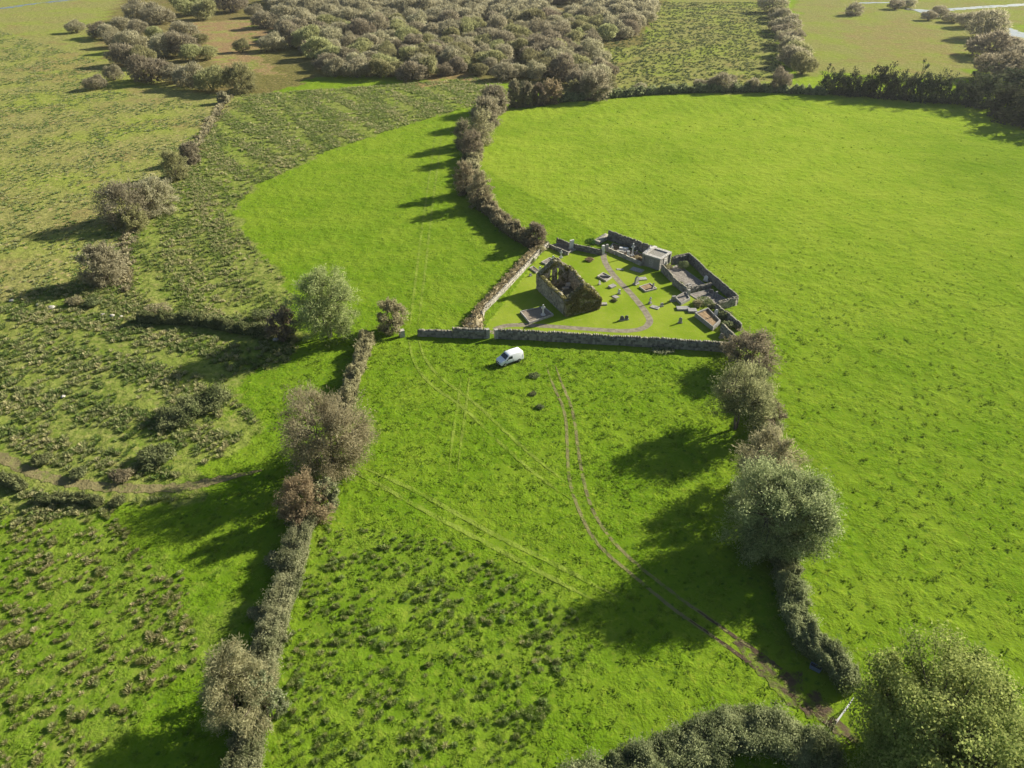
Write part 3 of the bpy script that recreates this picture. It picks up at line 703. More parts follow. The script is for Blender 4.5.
def poisson(poly, dmin, seed, tries=30000):
    g = np.random.default_rng(seed); lo, hi = poly.min(0), poly.max(0); out = []
    C = g.uniform(lo, hi, (tries, 2)); C = C[inpoly(C, poly)]
    for c in C:
        if all((c[0] - o[0]) ** 2 + (c[1] - o[1]) ** 2 > dmin(c) ** 2 for o in out): out.append(c)
    return np.array(out)
clear = gpath([(545, 5), (586, 6), (590, 20), (550, 19)])
sp = poisson(Z_SCRUB, lambda c: 7.0 + max(0, (c[1] - 330)) * .016, 5)
sp = sp[~inpoly(sp, clear)]
print('scrub bushes', len(sp))
sp = sp[np.argsort(sp[:, 1])]
far_v, far_f, far_t, far_m, fo = [], [], [], [], 0
for k, c in enumerate(sp):
    f = 1.0 + max(0, c[1] - 330) * .0016
    r = random.uniform(3.4, 6.3) * f; h = r * random.uniform(1.25, 1.65); me = random.choice(PB)
    if k < 215:
        put_bush(me, c[0], c[1], r, h, 'rounded grey-brown bush in the dense scrub wood along the top edge', 'bushes of the scrub wood')
        continue
    v = np.zeros(len(me.vertices) * 3, np.float32); me.vertices.foreach_get('co', v); v = v.reshape(-1, 3)
    q = np.zeros(len(me.loops), np.int32); me.loops.foreach_get('vertex_index', q); tt = np.zeros(len(me.polygons), np.float32); me.attributes['tint'].data.foreach_get('value', tt)
    a = random.uniform(0, 6.28); vx = v[:, 0] * math.cos(a) - v[:, 1] * math.sin(a); vy = v[:, 0] * math.sin(a) + v[:, 1] * math.cos(a)
    far_v.append(np.column_stack([vx * r + c[0], vy * r + c[1], v[:, 2] * h / 1.25])); far_f.append(q.reshape(-1, 4) + fo); fo += len(v); far_t.append(np.clip(tt + random.uniform(-.2, .2), 0, 1))
if far_v:
    tag(link_mesh('scrub', np_mesh('scrub', np.concatenate(far_v), np.concatenate(far_f), M['willow'], np.concatenate(far_t))), kind='stuff')
for (px, py, wd, ty) in ((771, 12, 24, -8), (780, 22, 22, 6), (776, 30, 16, 18), (786, 32, 24, 12), (783, 44, 20, 28), (791, 48, 26, 28), (796, 60, 28, 38), (790, 66, 24, 44), (801, 74, 24, 50), (783, 36, 22, 22), (788, 55, 24, 34), (797, 67, 24, 46), (775, 18, 20, 4)):
    px_bush(random.choice(PB), px, py, wd, ty, 'grey bush in the upright strip dividing the two far meadows', 'bushes of the strip between the far meadows')
for (px, py, wd, ty, lab) in ((700, 90, 14, 78, 'low dark bush at the left of the far field edge'), (721, 90, 26, 70, 'wide grey bush on the far field edge'), (752, 91, 15, 77, 'small dark bush on the far field edge'), (779, 91, 20, 66, 'upright bare bush on the far field edge below the strip of bushes'),
                              (640, 92, 14, 82, 'little dark bush beside the big corner willow on the far field edge')):
    px_bush(random.choice(PB[:6]), px, py, wd, ty, lab, None)
for i, px in enumerate((823, 833, 842, 851, 860, 869, 878, 888, 897, 905, 914, 924, 934, 944, 954)):
    px_bush(PD[i % 5], px, 93 + i * .75, random.uniform(12, 19), 68 + i * .35 + random.uniform(-4, 5), 'upright dark ivy-clad tree in the row along the far right field edge', 'dark trees along the far right field edge', name='ivy_clad_tree', cat='tree')
for i, (px, py, wd, ty) in enumerate(((967, 104, 24, 78), (985, 108, 34, 76), (1004, 114, 36, 82), (1024, 124, 40, 84), (1050, 132, 44, 92), (978, 92, 26, 68), (1012, 98, 36, 68), (1040, 110, 40, 76))):
    px_bush((PD + PB)[i % 5], px, py, wd, ty, 'dark bush in the thicket at the right end of the dark tree row', 'thicket bushes at the right edge', name='thicket_bush')
for (px, py, wd, ty) in ((995, 80, 44, 48), (1018, 66, 34, 44), (990, 56, 40, 28), (1010, 52, 34, 34), (985, 38, 34, 8), (966, 27, 26, 9), (952, 22, 18, 12), (1040, 84, 44, 56), (1035, 60, 36, 38), (928, 20, 14, 9), (938, 17, 16, 5), (906, 7, 18, -3), (895, 9, 14, -1), (855, 22, 0, 0)):
    if wd: px_bush(random.choice(PB[:6]), px, py, wd, ty, 'grey riverside bush near the water at the top right', 'riverside bushes at the top right')

#@@RUSH
# ------------------------------------------------------------------ rush tussocks
def tuft_quads(g, n_bl, r=.38, h=.55, wd=.10):
    a = g.uniform(0, 6.283, n_bl); q = g.random(n_bl) ** .6
    base = np.column_stack([np.cos(a) * r * .45 * q, np.sin(a) * r * .45 * q, np.full(n_bl, -.06)])
    tip = np.column_stack([np.cos(a) * r * (.4 + q * 1.25), np.sin(a) * r * (.4 + q * 1.25), h * (1.0 - .6 * q) * g.uniform(.7, 1.1, n_bl)])
    side = np.column_stack([-np.sin(a), np.cos(a), np.zeros(n_bl)]) + g.normal(size=(n_bl, 3)) * .3
    side = unit(side) * wd * g.uniform(.6, 1.3, (n_bl, 1))
    return np.stack([base - side * .5, base + side * .5, tip + side * .35, tip - side * .35], 1)
TUFT = []
for i in range(6):
    g = np.random.default_rng(400 + i); parts = [tuft_quads(g, 60)]
    for k in range(3):
        parts.append(tuft_quads(g, 40) * .75 + np.array([g.uniform(-.5, .5), g.uniform(-.5, .5), 0]))
    Q = np.concatenate(parts); t = np.clip((Q[:, 2, 2] / .6) * .7 - .08 + g.normal(size=len(Q)) * .25, 0, 1)
    TUFT.append(quads_mesh('rush_clump', Q, M['rush'], t))
TAN = []
for me_ in TUFT:
    m2 = me_.copy(); m2.materials.clear(); m2.materials.append(M['rush_tan']); TAN.append(m2)
def scatter(poly, n, seed, clump=.1, f=1 / 9.):
    g = np.random.default_rng(seed); lo, hi = poly.min(0), poly.max(0); out = np.zeros((0, 2))
    while len(out) < n:
        c = g.uniform(lo, hi, (n * 3, 2)); c = c[inpoly(c, poly)]
        c = c[wnoise(c, f, seed, 3) + g.normal(size=len(c)) * .25 > clump]
        out = np.concatenate([out, c])
    return out[:n]
def visible(P, m=15):
    d = P[:, 1] * CP + CAMH * SP; x = 512 + FPX * P[:, 0] / d; y = 384 - FPX * (P[:, 1] * SP - CAMH * CP) / d
    return (x > -m) & (x < 1024 + m) & (y > -m) & (y < 768 + m)
sep = lambda P: P[visible(P)]
LANE = resample(gpath([(-60, 440), (0, 455), (33, 474), (77, 484), (133, 489), (186, 487), (225, 478)]), 1.0)[1]
off = lambda P: P[np.min(np.linalg.norm(P[:, None] - LANE[None], axis=2), 1) > 1.9]
near_c = sep(scatter(Z_CENT, 1000, 61, -.12, 1 / 6.)); near_l = off(sep(scatter(Z_LOWL, 2600, 62, -.05, 1 / 9.))); mid_l = off(sep(scatter(Z_ROUGH, 9500, 63, -.2, 1 / 9.)))
ic = near_c[:130]; il = near_l[:150]
for Pset, lab, grp in ((ic, 'dark green and tan rush clump scattered over the lower middle of the central field', 'rush clumps in the central field'), (il, 'tan-topped rush clump scattered over the green field at the lower left', 'rush clumps in the lower left field')):
    for c in Pset:
        o = link_mesh('rush_clump', random.choice(TUFT if Pset is ic else TAN), loc=(c[0], c[1], 0), rz=random.uniform(0, 6.28)); s_ = random.uniform(.38, .78)
        o.scale = (s_, s_, s_ * random.uniform(.8, 1.1)); tag(o, lab, 'rushes', grp)
def tuft_mass(name, P, seed, nb, smin, smax, mat, hk=1.0, wd=.16, green=0.0):
    g = np.random.default_rng(seed); n = len(P)
    prot = [tuft_quads(g, nb, .42, .5 * hk, wd) for _ in range(12)]
    pi = g.integers(0, 12, n); s = g.uniform(smin, smax, n); Q = np.stack(prot)[pi] * s[:, None, None, None]
    Q = Q + np.column_stack([P, np.zeros(n)])[:, None, None, :]
    hgt = np.stack([q[:, 2, 2] for q in prot])[pi] / .5
    t = np.clip(hgt * .55 + .3 * wnoise(P, 1 / 16., seed + 1, 3)[:, None] + (g.normal(size=(n, 1)) * .28 - green) + g.normal(size=hgt.shape) * .15, 0, 1)
    return tag(link_mesh(name, quads_mesh(name, Q.reshape(-1, 4, 3), M[mat], t.ravel())), kind='stuff')
tuft_mass('rushes', near_c[130:], 71, 46, .3, .66, 'rush', .8, wd=.10, green=.12)
tuft_mass('rushes', near_l[150:], 76, 40, .3, .8, 'rush_tan', wd=.10, green=.0)
tuft_mass('rushes', mid_l, 72, 24, .5, 1.15, 'rush_far')
strip_p = sep(scatter(Z_STRIP, 15000, 64, -.2, 1 / 14.)); tr_p = sep(scatter(gpath([(575, 40), (650, 30), (655, 2), (770, 2), (778, 50), (795, 92), (615, 94)]), 6500, 65, -.35, 1 / 14.)); marsh_p = sep(scatter(gpath([(-20, 25), (95, 60), (110, 90), (205, 105), (207, 125), (190, 160), (165, 190), (130, 240), (100, 290), (-20, 310)]), 7000, 66, -.1, 1 / 20.))
tuft_mass('rushes', strip_p, 73, 12, .45, 1.1, 'rush_far', wd=.2, green=.12)
tuft_mass('rushes', tr_p, 77, 10, .7, 1.5, 'bramble', .6, wd=.25, green=.0)
tuft_mass('rushes', marsh_p[:5200], 74, 10, .55, 1.3, 'rush_far', .6, wd=.22, green=-.15)
Z_LUSH = gpath([(-60, 500), (200, 480), (330, 330), (480, 345), (735, 355), (785, 560), (830, 700), (830, 820), (-60, 820)]); Z_RIGHT = gpath([(745, 300), (1060, 250), (1080, 700), (870, 690), (800, 560)])
def lush_tufts(P, seed):
    g = np.random.default_rng(seed); n = len(P); prot = np.stack([tuft_quads(g, 9, .26, .08, .10) for _ in range(16)]); s_ = g.uniform(.5, 1.5, n)
    Q = prot[g.integers(0, 16, n)] * s_[:, None, None, None] + np.column_stack([P, np.full(n, -.03)])[:, None, None, :]
    t = np.clip(.5 + g.normal(size=(n, 1)) * .3 + g.normal(size=(n, 9)) * .12, 0, 1)
    return Q.reshape(-1, 4, 3), t.ravel()
OFFT = np.concatenate([resample(gpath(q), .5)[1] for q in TRACKS])
offt = lambda P: P[np.array([np.min((OFFT[:, 0] - a) ** 2 + (OFFT[:, 1] - b) ** 2) for a, b in P]) > .16]
lt = offt(off(sep(scatter(Z_LUSH, 4500, 67, -.9, 1 / 6.)))); lt = lt[~inpoly(lt, Z_LAWN)]
Q, t = lush_tufts(lt, 69)
tag(link_mesh('grass', quads_mesh('grass', Q, M['lush'], t)), kind='stuff')
Z_R2 = gpath([(745, 300), (620, 200), (500, 130), (620, 105), (830, 105), (1060, 150), (1080, 700), (880, 690), (820, 600), (800, 480)])
rt = sep(scatter(Z_R2, 7000, 78, -.5, 1 / 25.)); rt = rt[np.random.default_rng(77).random(len(rt)) < np.clip(1.25 - (rt[:, 1] - 45) / 90, .06, 1)]; g = np.random.default_rng(79); sz = g.uniform(.5, 1.35, len(rt)) ** 1.5
prot = np.stack([tuft_quads(g, 12, .22, .17, .10) for _ in range(16)]); Q = prot[g.integers(0, 16, len(rt))] * sz[:, None, None, None] + np.column_stack([rt, np.full(len(rt), -.06)])[:, None, None, :]
tag(link_mesh('grass', quads_mesh('pasture_tufts', Q.reshape(-1, 4, 3), M['lush'], np.clip(g.normal(.55, .25, Q.shape[0] * 12), 0, 1))), kind='stuff')
ditch = resample(smooth_path(gpath([(128, 290), (125, 240), (150, 200), (185, 165), (200, 140), (222, 105), (230, 95)]), 2), .35)[1]
tuft_mass('dry_grass', ditch + rng.normal(size=ditch.shape) * .9, 75, 18, .9, 1.8, 'brown_twig', 1.1, wd=.22, green=-.3)
for (px, py, wd, hm, lab) in ((534, 376, 11, .3, 'dark nettle patch just right of the white van'), (533, 394, 7, .25, 'smaller dark weed patch below the nettle patch'), (540, 407, 7.5, .25, 'lowest small weed patch right of the white van')):
    shrub('weed_patch', lab, (px, py), wd, hm, 'bramble', 350, .18, cat='weeds')

#@@STONE
# ------------------------------------------------------------------ masonry
def lattice_wall(path, t, topf, ds=.4, dz=.35, jit=.04, openings=(), seed=1, closed=False, batter=0.0):
    g = np.random.default_rng(seed); s, Pp = resample(path, ds); N = normals2(Pp); n = len(s)
    tops = np.array([topf(a) for a in s]); nz = max(2, int(round(tops.max() / dz)))
    Vv, idx = [], np.zeros((n, nz + 1, 2), int)
    for i in range(n):
        for j in range(nz + 1):
            z = tops[i] * j / nz; tt = t * (1 - batter * j / nz)
            for k in (0, 1):
                o = (.5 - k) * tt; q = Pp[i] + N[i] * o
                jj = g.normal(size=3) * jit * (1 if j else .4)
                idx[i, j, k] = len(Vv); Vv.append((q[0] + jj[0], q[1] + jj[1], (z + jj[2] * (j > 0)) if j else -.12))
    pres = np.ones((n - 1, nz), bool)
    for i in range(n - 1):
        for j in range(nz):
            sm = (s[i] + s[i + 1]) / 2; zm = (tops[i] + tops[i + 1]) / 2 * (j + .5) / nz
            for (a, b, z0, z1) in openings:
                if a < sm < b and z0 < zm < z1: pres[i, j] = False
    Ff, T = [], []
    at = lambda i, j: 0 <= i < n - 1 and 0 <= j < nz and pres[i, j]
    for i in range(n - 1):
        for j in range(nz):
            if not pres[i, j]: continue
            tn = g.random(); I = idx
            Ff.append((I[i, j, 1], I[i + 1, j, 1], I[i + 1, j + 1, 1], I[i, j + 1, 1])); T.append(tn)
            Ff.append((I[i + 1, j, 0], I[i, j, 0], I[i, j + 1, 0], I[i + 1, j + 1, 0])); T.append(g.random())
            if not at(i, j + 1): Ff.append((I[i, j + 1, 0], I[i, j + 1, 1], I[i + 1, j + 1, 1], I[i + 1, j + 1, 0])); T.append(g.random() * .4 + .5)
            if j and not at(i, j - 1): Ff.append((I[i, j, 0], I[i + 1, j, 0], I[i + 1, j, 1], I[i, j, 1])); T.append(tn)
            if not at(i - 1, j): Ff.append((I[i, j, 0], I[i, j, 1], I[i, j + 1, 1], I[i, j + 1, 0])); T.append(tn)
            if not at(i + 1, j): Ff.append((I[i + 1, j, 1], I[i + 1, j, 0], I[i + 1, j + 1, 0], I[i + 1, j + 1, 1])); T.append(tn)
    return np.array(Vv), np.array(Ff), np.array(T), s, Pp, tops
CUBE = np.array([[-1, -1, -1], [1, -1, -1], [1, 1, -1], [-1, 1, -1], [-1, -1, 1], [1, -1, 1], [1, 1, 1], [-1, 1, 1]]) * .5
CF = np.array([[3, 2, 1, 0], [4, 5, 6, 7], [0, 1, 5, 4], [1, 2, 6, 5], [2, 3, 7, 6], [3, 0, 4, 7]])
def stones_on(s, Pp, tops, g, size, t, every, pj=.9):
    """rough stones set along the top of a wall"""
    Vs, Fs, T, off, a = [], [], [], 0, .1
    N = normals2(Pp)
    while a < s[-1] - .1:
        if g.random() < pj:
            x = np.interp(a, s, Pp[:, 0]); y = np.interp(a, s, Pp[:, 1]); z = np.interp(a, s, tops)
            nx_, ny_ = np.interp(a, s, N[:, 0]), np.interp(a, s, N[:, 1])
            d = CUBE * np.array([size * g.uniform(.6, 1.1), t * g.uniform(.75, 1.0), size * g.uniform(.6, 1.4)]) * (1 + g.uniform(-.18, .18, (8, 3)))
            w_ = np.column_stack([d[:, 0] * ny_ + d[:, 1] * nx_, -d[:, 0] * nx_ + d[:, 1] * ny_, d[:, 2]])
            Vs.append(w_ + [x, y, z + size * .28]); Fs.append(CF + off); off += 8; T.append(np.full(6, g.random()))
        a += every * g.uniform(.7, 1.3)
    return np.concatenate(Vs), np.concatenate(Fs), np.concatenate(T)
def stone_wall(label, pts, t, h, mat='stone', seed=1, coping=None, rag=.06, name='stone_wall', step=.4, hend=None):
    path = gpath(pts); org = path[0].copy(); path = path - org
    L = np.linalg.norm(np.diff(path, axis=0), axis=1).sum()
    hf = lambda a: (h + ((hend - h) * a / L if hend else 0)) * (1 + rag * float(wnoise(np.array([[a, 0.0]]), .35, seed, 3)[0]))
    V_, F_, T_, s, Pp, tops = lattice_wall(path, t, hf, ds=step, seed=seed, batter=.12)
    if coping:
        v, f, tt = stones_on(s, Pp, tops, np.random.default_rng(seed + 3), coping, t * .85, coping * .95)
        F_ = np.concatenate([F_, f + len(V_)]); V_ = np.concatenate([V_, v]); T_ = np.concatenate([T_, tt])
    o = link_mesh(name, np_mesh(name, V_, F_, M[mat], T_), loc=(org[0], org[1], 0))
    return tag(o, label, 'wall', kind='thing')
stone_wall('long dry stone wall along the front of the graveyard, right of its gateway', [(497, 337.5), (540, 339.5), (580, 342), (660, 346.5), (734, 351.5)], .62, 1.45, 'stone', 3, .32)
stone_wall('short dry stone wall at the front of the graveyard, left of its gateway', [(453, 336.5), (470, 337), (486.5, 337.3)], .75, 1.5, 'stone', 5, .30)
stone_wall('low stone wall running left from the graveyard front to the field gap', [(418, 335), (436, 335.6), (452.5, 336.4)], .7, .95, 'stone', 7, .25)
stone_wall('pale narrow wall along the left edge of the graveyard beside the bank', [(482, 318), (484, 311.5), (505, 290.5), (525, 269), (541, 252), (548, 246.5)], .45, .85, 'stone_pale', 9, .22)
stone_wall('low back wall behind the upper left grave plot and white headstone', [(557, 242.8), (571, 248.6), (586, 251.8), (601, 255)], .45, 1.05, 'stone_dark', 11, .2)
stone_wall('stubby front wall of the upper left grave plot', [(549, 247.5), (568, 255.2)], .4, .75, 'stone', 13)
stone_wall('thick low pale wall at the top corner behind the gravel path', [(595.5, 243.5), (607.5, 236.5)], 1.7, .55, 'stone_pale', 15)
stone_wall('tall dark back wall of the white tomb enclosure left of the mausoleum', [(608, 239), (621, 243.8), (636, 249.2), (654, 256.2)], .5, 1.9, 'stone_dark', 17, .22)
stone_wall('low pale coped wall in front of the white tombs left of the mausoleum', [(607.5, 250.8), (625, 258.2), (641.5, 265.6)], .5, .75, 'stone_pale', 19)
stone_wall('long outer wall round the two gravelled plots right of the mausoleum', [(671.5, 264.5), (677, 263), (688, 260.5), (696, 267.5), (703, 275), (718, 287.5), (736.5, 304)], .5, 1.55, 'stone_dark', 21, .22)
stone_wall('end wall of the lower gravelled plot facing the plum brown bush', [(735.5, 304.5), (726, 307), (716, 310)], .5, 1.5, 'stone', 23, .22)
stone_wall('inner wall beside the mausoleum along the upper gravelled plot, left half', [(661.5, 270.5), (667, 276.5), (672, 281.8)], .45, 1.25, 'stone', 25, .2)
stone_wall('inner wall along the upper gravelled plot, right half beyond the gap', [(673, 284.5), (679, 289), (686, 293.8)], .45, 1.25, 'stone', 27, .2)
stone_wall('cross wall dividing the two gravelled plots', [(686.6, 293.2), (698, 290.5), (711, 287.5)], .4, .95, 'stone', 29, .18)
stone_wall('overgrown wall running from the lower gravelled plot towards the plum brown bush', [(715.5, 311), (727, 320), (740, 330.5)], .55, 1.2, 'stone_dark', 31, .25)
stone_wall('short wall closing the corner between the earth plot and the front wall', [(721, 331), (728, 337.5), (734, 344)], .6, 1.3, 'stone', 33, .25)

def grave_plot(label, corners, h, fill, kerb='kerbstone', kt=.22, group=None):
    C = gpath(corners); c = C.mean(0); C = C - c
    root = empty('grave_plot', (c[0], c[1], 0)); tag(root, label, 'grave', group)
    I = C * np.maximum(.3, (1 - kt / np.linalg.norm(C, axis=1)))[:, None]
    bm = bmesh.new(); n = 4
    lo = [bm.verts.new((*p, -.05)) for p in C]; lh = [bm.verts.new((*p, h)) for p in C]
    ih = [bm.verts.new((*p, h)) for p in I]; il = [bm.verts.new((*p, h * .3)) for p in I]
    for i in range(n):
        j = (i + 1) % n
        bm.faces.new((lo[i], lo[j], lh[j], lh[i])); bm.faces.new((lh[i], lh[j], ih[j], ih[i])); bm.faces.new((ih[i], ih[j], il[j], il[i]))
    link_mesh('kerb', bm_mesh('grave_kerb', fix(bm), M[kerb]), root)
    bm = bmesh.new(); bm.faces.new([bm.verts.new((*(p * 1.02), h * .62)) for p in I]); fix(bm)
    bmesh.ops.subdivide_edges(bm, edges=bm.edges[:], cuts=6, use_grid_fill=True)
    for v in bm.verts: v.co.z += random.uniform(-.04, .04)
    for f in bm.faces:
        if f.normal.z < 0: f.normal_flip()
    link_mesh('grave_bed', bm_mesh('grave_bed', bm, M[fill]), root)
    return root
grave_plot('large kerbed grave plot with a tall white cross left of the ruined church', [(520, 313), (529.5, 324.3), (553.5, 316), (543.5, 308)], .42, 'chippings')
grave_plot('kerbed plot with a tall white headstone at the upper left of the graveyard', [(550, 247.5), (567.5, 254), (576, 250), (558, 244)], .3, 'chippings')
grave_plot('pale kerbed grave against the far gable of the church', [(541, 263), (549.5, 258.5), (554, 260.5), (545.5, 265)], .3, 'chip_grey')
grave_plot('small narrow kerbed grave with a white stone left of the far church gable', [(529.5, 268.5), (533, 266.7), (539.5, 271.5), (536, 273.5)], .25, 'chippings')
grave_plot('kerbed grave with two dark bars beside the upper gravel path', [(597, 277.2), (603, 273.5), (612, 278), (606, 282)], .32, 'chip_grey')
grave_plot('kerbed earth-filled grave with a dark headstone in the middle lawn', [(639, 287.5), (650, 284), (657, 289.5), (645.5, 292.5)], .3, 'earth')
grave_plot('dark sunken kerbed grave left of the lower gravelled plot', [(674.5, 299.5), (685, 293.6), (690, 300.5), (681, 305.5)], .55, 'chip_grey', 'limestone')
grave_plot('raised earth-filled plot with pale kerb near the plum brown bush', [(694.3, 316.5), (707.3, 311.5), (720, 324.5), (712.5, 331)], .85, 'earth', 'limestone', .3)
grave_plot('upper gravelled plot with a clipped round shrub right of the mausoleum', [(664, 271), (678, 264.8), (708, 286.5), (688, 291.5)], .12, 'chip_grey', 'limestone')
grave_plot('lower gravelled plot inside the corner of the outer wall', [(689, 294.5), (710, 289.5), (733, 303.5), (712, 309)], .12, 'chip_grey', 'limestone')
grave_plot('long planted grave bed in front of the tall dark back wall', [(608.5, 248.5), (613, 243.5), (652, 258.5), (643, 263.5)], .2, 'earth', 'kerbstone')

GRZ = math.atan2(.0478, .1046)
def headstone(label, px, w_, h, mat='limestone', top='round', t=.16, rz=0.0, tilt=0.0, plinth=True, name='headstone', group=None, z=0.0):
    p = gp(*px); root = empty(name, (p[0], p[1], z), GRZ + R(rz)); root.rotation_euler[0] = R(tilt); tag(root, label, 'headstone', group)
    b0 = 0.0
    if plinth:
        bm = bmesh.new(); box(bm, (0, 0, .09), (w_ * 1.3, t * 2.4, .26), jit=.008)
        link_mesh('plinth', bm_mesh('plinth', fix(bm), M['limestone' if mat != 'marble' else 'kerbstone']), root); b0 = .2
    pr = [(-w_ / 2, b0 - .05), (w_ / 2, b0 - .05)]
    if top == 'round':
        for k in range(9):
            a = math.pi * k / 8; pr.append((w_ / 2 * math.cos(a), h - w_ / 2 * .8 + math.sin(a) * w_ / 2 * .8))
    elif top == 'point': pr += [(w_ / 2, h * .82), (0, h), (-w_ / 2, h * .82)]
    else: pr += [(w_ / 2, h), (-w_ / 2, h)]
    bm = bmesh.new(); prism(bm, pr, -t / 2, t / 2); fix(bm)
    link_mesh('slab', bm_mesh('slab', bm, M[mat]), root)
    return root
def cross(label, px, h, mat='marble', ring=False, z=0.0, rz=0.0, k=1.0):
    p = gp(*px); root = empty('grave_cross', (p[0], p[1], z), GRZ + R(rz)); tag(root, label, 'cross')
    bm = bmesh.new(); box(bm, (0, 0, .10), (.62 * k, .5 * k, .30)); box(bm, (0, 0, .33), (.42 * k, .34 * k, .22))
    link_mesh('plinth', bm_mesh('plinth', fix(bm), M[mat]), root)
    bm = bmesh.new(); a = h * .72
    pr = [(-.12 * k, .42), (.12 * k, .42), (.09 * k, a - .1), (.34 * k, a - .1), (.34 * k, a + .1), (.09 * k, a + .1), (.09 * k, h), (-.09 * k, h), (-.09 * k, a + .1), (-.34 * k, a + .1), (-.34 * k, a - .1), (-.09 * k, a - .1)]
    prism(bm, pr, -.085 * k, .085 * k); link_mesh('shaft', bm_mesh('shaft', fix(bm), M[mat]), root)
    if ring:
        bm = bmesh.new(); o = []
        for i in range(20):
            th = 6.2832 * i / 20
            o.append([bm.verts.new((r * math.cos(th), y, a + r * math.sin(th))) for r, y in ((.2 * k, -.05), (.29 * k, -.05), (.29 * k, .05), (.2 * k, .05))])
        for i in range(20):
            A, B = o[i], o[(i + 1) % 20]
            for q in range(4): bm.faces.new((A[q], A[(q + 1) % 4], B[(q + 1) % 4], B[q]))
        link_mesh('ring', bm_mesh('ring', fix(bm), M[mat]), root)
    return root
def ledger(label, px, sx, sy, h, mat='limestone', rz=0.0, tilt=0.0, name='ledger_slab', z=0.0):
    p = gp(*px); bm = bmesh.new(); box(bm, (0, 0, h / 2 - .03), (sx, sy, h + .06), jit=.02)
    bmesh.ops.bevel(bm, geom=bm.edges[:], offset=.025, segments=1, affect='EDGES')
    o = link_mesh(name, bm_mesh(name, fix(bm), M[mat]), loc=(p[0], p[1], z), rz=GRZ + R(rz)); o.rotation_euler[0] = R(tilt)
    return tag(o, label, 'grave slab')
cross('tall white cross on a stepped base standing in the large kerbed plot', (543, 316.5), 2.2, 'marble', True, .25, k=1.1)
headstone('tall broad white headstone in the upper left kerbed plot', (571.5, 249.5), .95, 2.0, 'marble', 'flat', .3, z=.2)
cross('slim white cross just behind the far church gable', (561, 258), 1.7, 'marble', False)
cross('white cross standing in the pale kerbed grave against the far gable', (553, 262), 1.3, 'marble', True, .15)
headstone('small white headstone of the narrow grave left of the far gable', (540, 271.5), .55, 1.1, 'marble')
headstone('small grey headstone alone on the left graveyard lawn', (530.5, 276), .5, .6, 'limestone', rz=10)
headstone('white lichened headstone on the lawn beside the lower left of the gravel path', (619, 294), .5, 1.05, 'marble', rz=-20)
headstone('short white stone below the kerbed grave near the church right wall', (599.5, 284.5), .4, .8, 'marble', rz=12, tilt=-4)
headstone('left of the pair of dark headstones above the gravel path bend', (621.8, 320.5), .7, .95, 'granite', rz=-24, group=None)
headstone('right of the pair of dark headstones above the gravel path bend', (626.4, 319.6), .62, .85, 'granite', rz=-24, group=None)
headstone('tall dark pointed slab leaning in the middle of the lawn', (636, 284), .95, 1.75, 'limestone', 'point', .35, rz=20, tilt=5)
headstone('dark headstone at the head of the earth-filled grave in the middle lawn', (653, 288.5), .6, 1.0, 'granite', rz=30, z=.15)
cross('grey stone cross leaning on the right lawn beside a flat slab', (650, 303.5), 1.35, 'limestone', False, rz=15)
headstone('small grey marker stone between the grey cross and the leaning stone', (661.5, 306.5), .55, .75, 'limestone', 'flat')
headstone('leaning grey stone beside the dark sunken grave', (672.5, 301), .75, 1.25, 'limestone', 'flat', .3, rz=-10, tilt=14)
headstone('lone grey headstone with a long shadow on the lower right lawn', (680, 323), .6, 1.15, 'limestone', 'point', rz=-15)
headstone('pale headstone among the growth behind the raised earth plot', (715, 318.5), .7, 1.3, 'marble', 'round', z=.55)
headstone('grey stone by the front wall end beside the short closing wall', (721, 338), .6, .95, 'limestone', 'round', rz=-20)
headstone('oval white headstone against the outer wall in the upper gravelled plot', (705.5, 281.5), .8, 1.15, 'marble', 'round', rz=-60, z=.1)
headstone('dark polished headstone below the cross wall in the lower gravelled plot', (710.5, 294.5), .8, 1.0, 'granite', 'flat', rz=-60, z=.1)
headstone('grey low headstone beside the cross wall in the upper gravelled plot', (688.5, 286.5), .8, .5, 'limestone', 'flat', .4, rz=10, z=.1)
headstone('thin pale stone standing in the lower gravelled plot near the end wall', (716, 297.5), .35, 1.2, 'limestone', 'flat', .2, rz=-20, z=.1)
headstone('white capped gate pillar stone at the head of the gravel path', (602.8, 254.6), .55, 2.1, 'marble', 'flat', .5, plinth=False, name='gate_pillar')['category'] = 'pillar'
headstone('shorter grey pillar right of the white one at the head of the path', (606.8, 251), .5, 1.5, 'limestone', 'flat', .45, plinth=False, name='gate_pillar')['category'] = 'pillar'
headstone('pale pillar at the front corner of the lower gravelled plot', (688, 296.5), .5, 1.45, 'kerbstone', 'flat', .5, plinth=False, name='gate_pillar')['category'] = 'pillar'
headstone('white topped pillar left of the front graveyard gateway', (487.6, 337.6), .6, 1.75, 'kerbstone', 'flat', .6, plinth=False, name='gate_pillar')['category'] = 'pillar'
headstone('white topped pillar right of the front graveyard gateway', (496.2, 337.9), .6, 1.75, 'kerbstone', 'flat', .6, plinth=False, name='gate_pillar')['category'] = 'pillar'
headstone('lone white ended wall pillar beside the round brown bush', (402, 336), .9, 1.2, 'kerbstone', 'flat', .8, plinth=False, name='gate_pillar')['category'] = 'pillar'
cross('tall white cross monument left of the mausoleum', (632.3, 256.5), 2.9, 'marble', True, .1, k=1.25)
headstone('white headstone at the right end of the white tombs', (628, 256.5), .6, 1.15, 'marble', 'flat', .25, rz=-30, z=.1)
headstone('small white headstone near the shorter pillar left of the white tombs', (612, 250.5), .5, .95, 'marble', 'round', z=.1)
headstone('small white stone right of the tall white cross monument', (636.5, 255), .4, .95, 'limestone', 'round', z=.1)
ledger('white stepped tomb slab, uppermost of the white tombs', (623.5, 250.8), 1.9, .7, .75, 'marble', rz=-45)
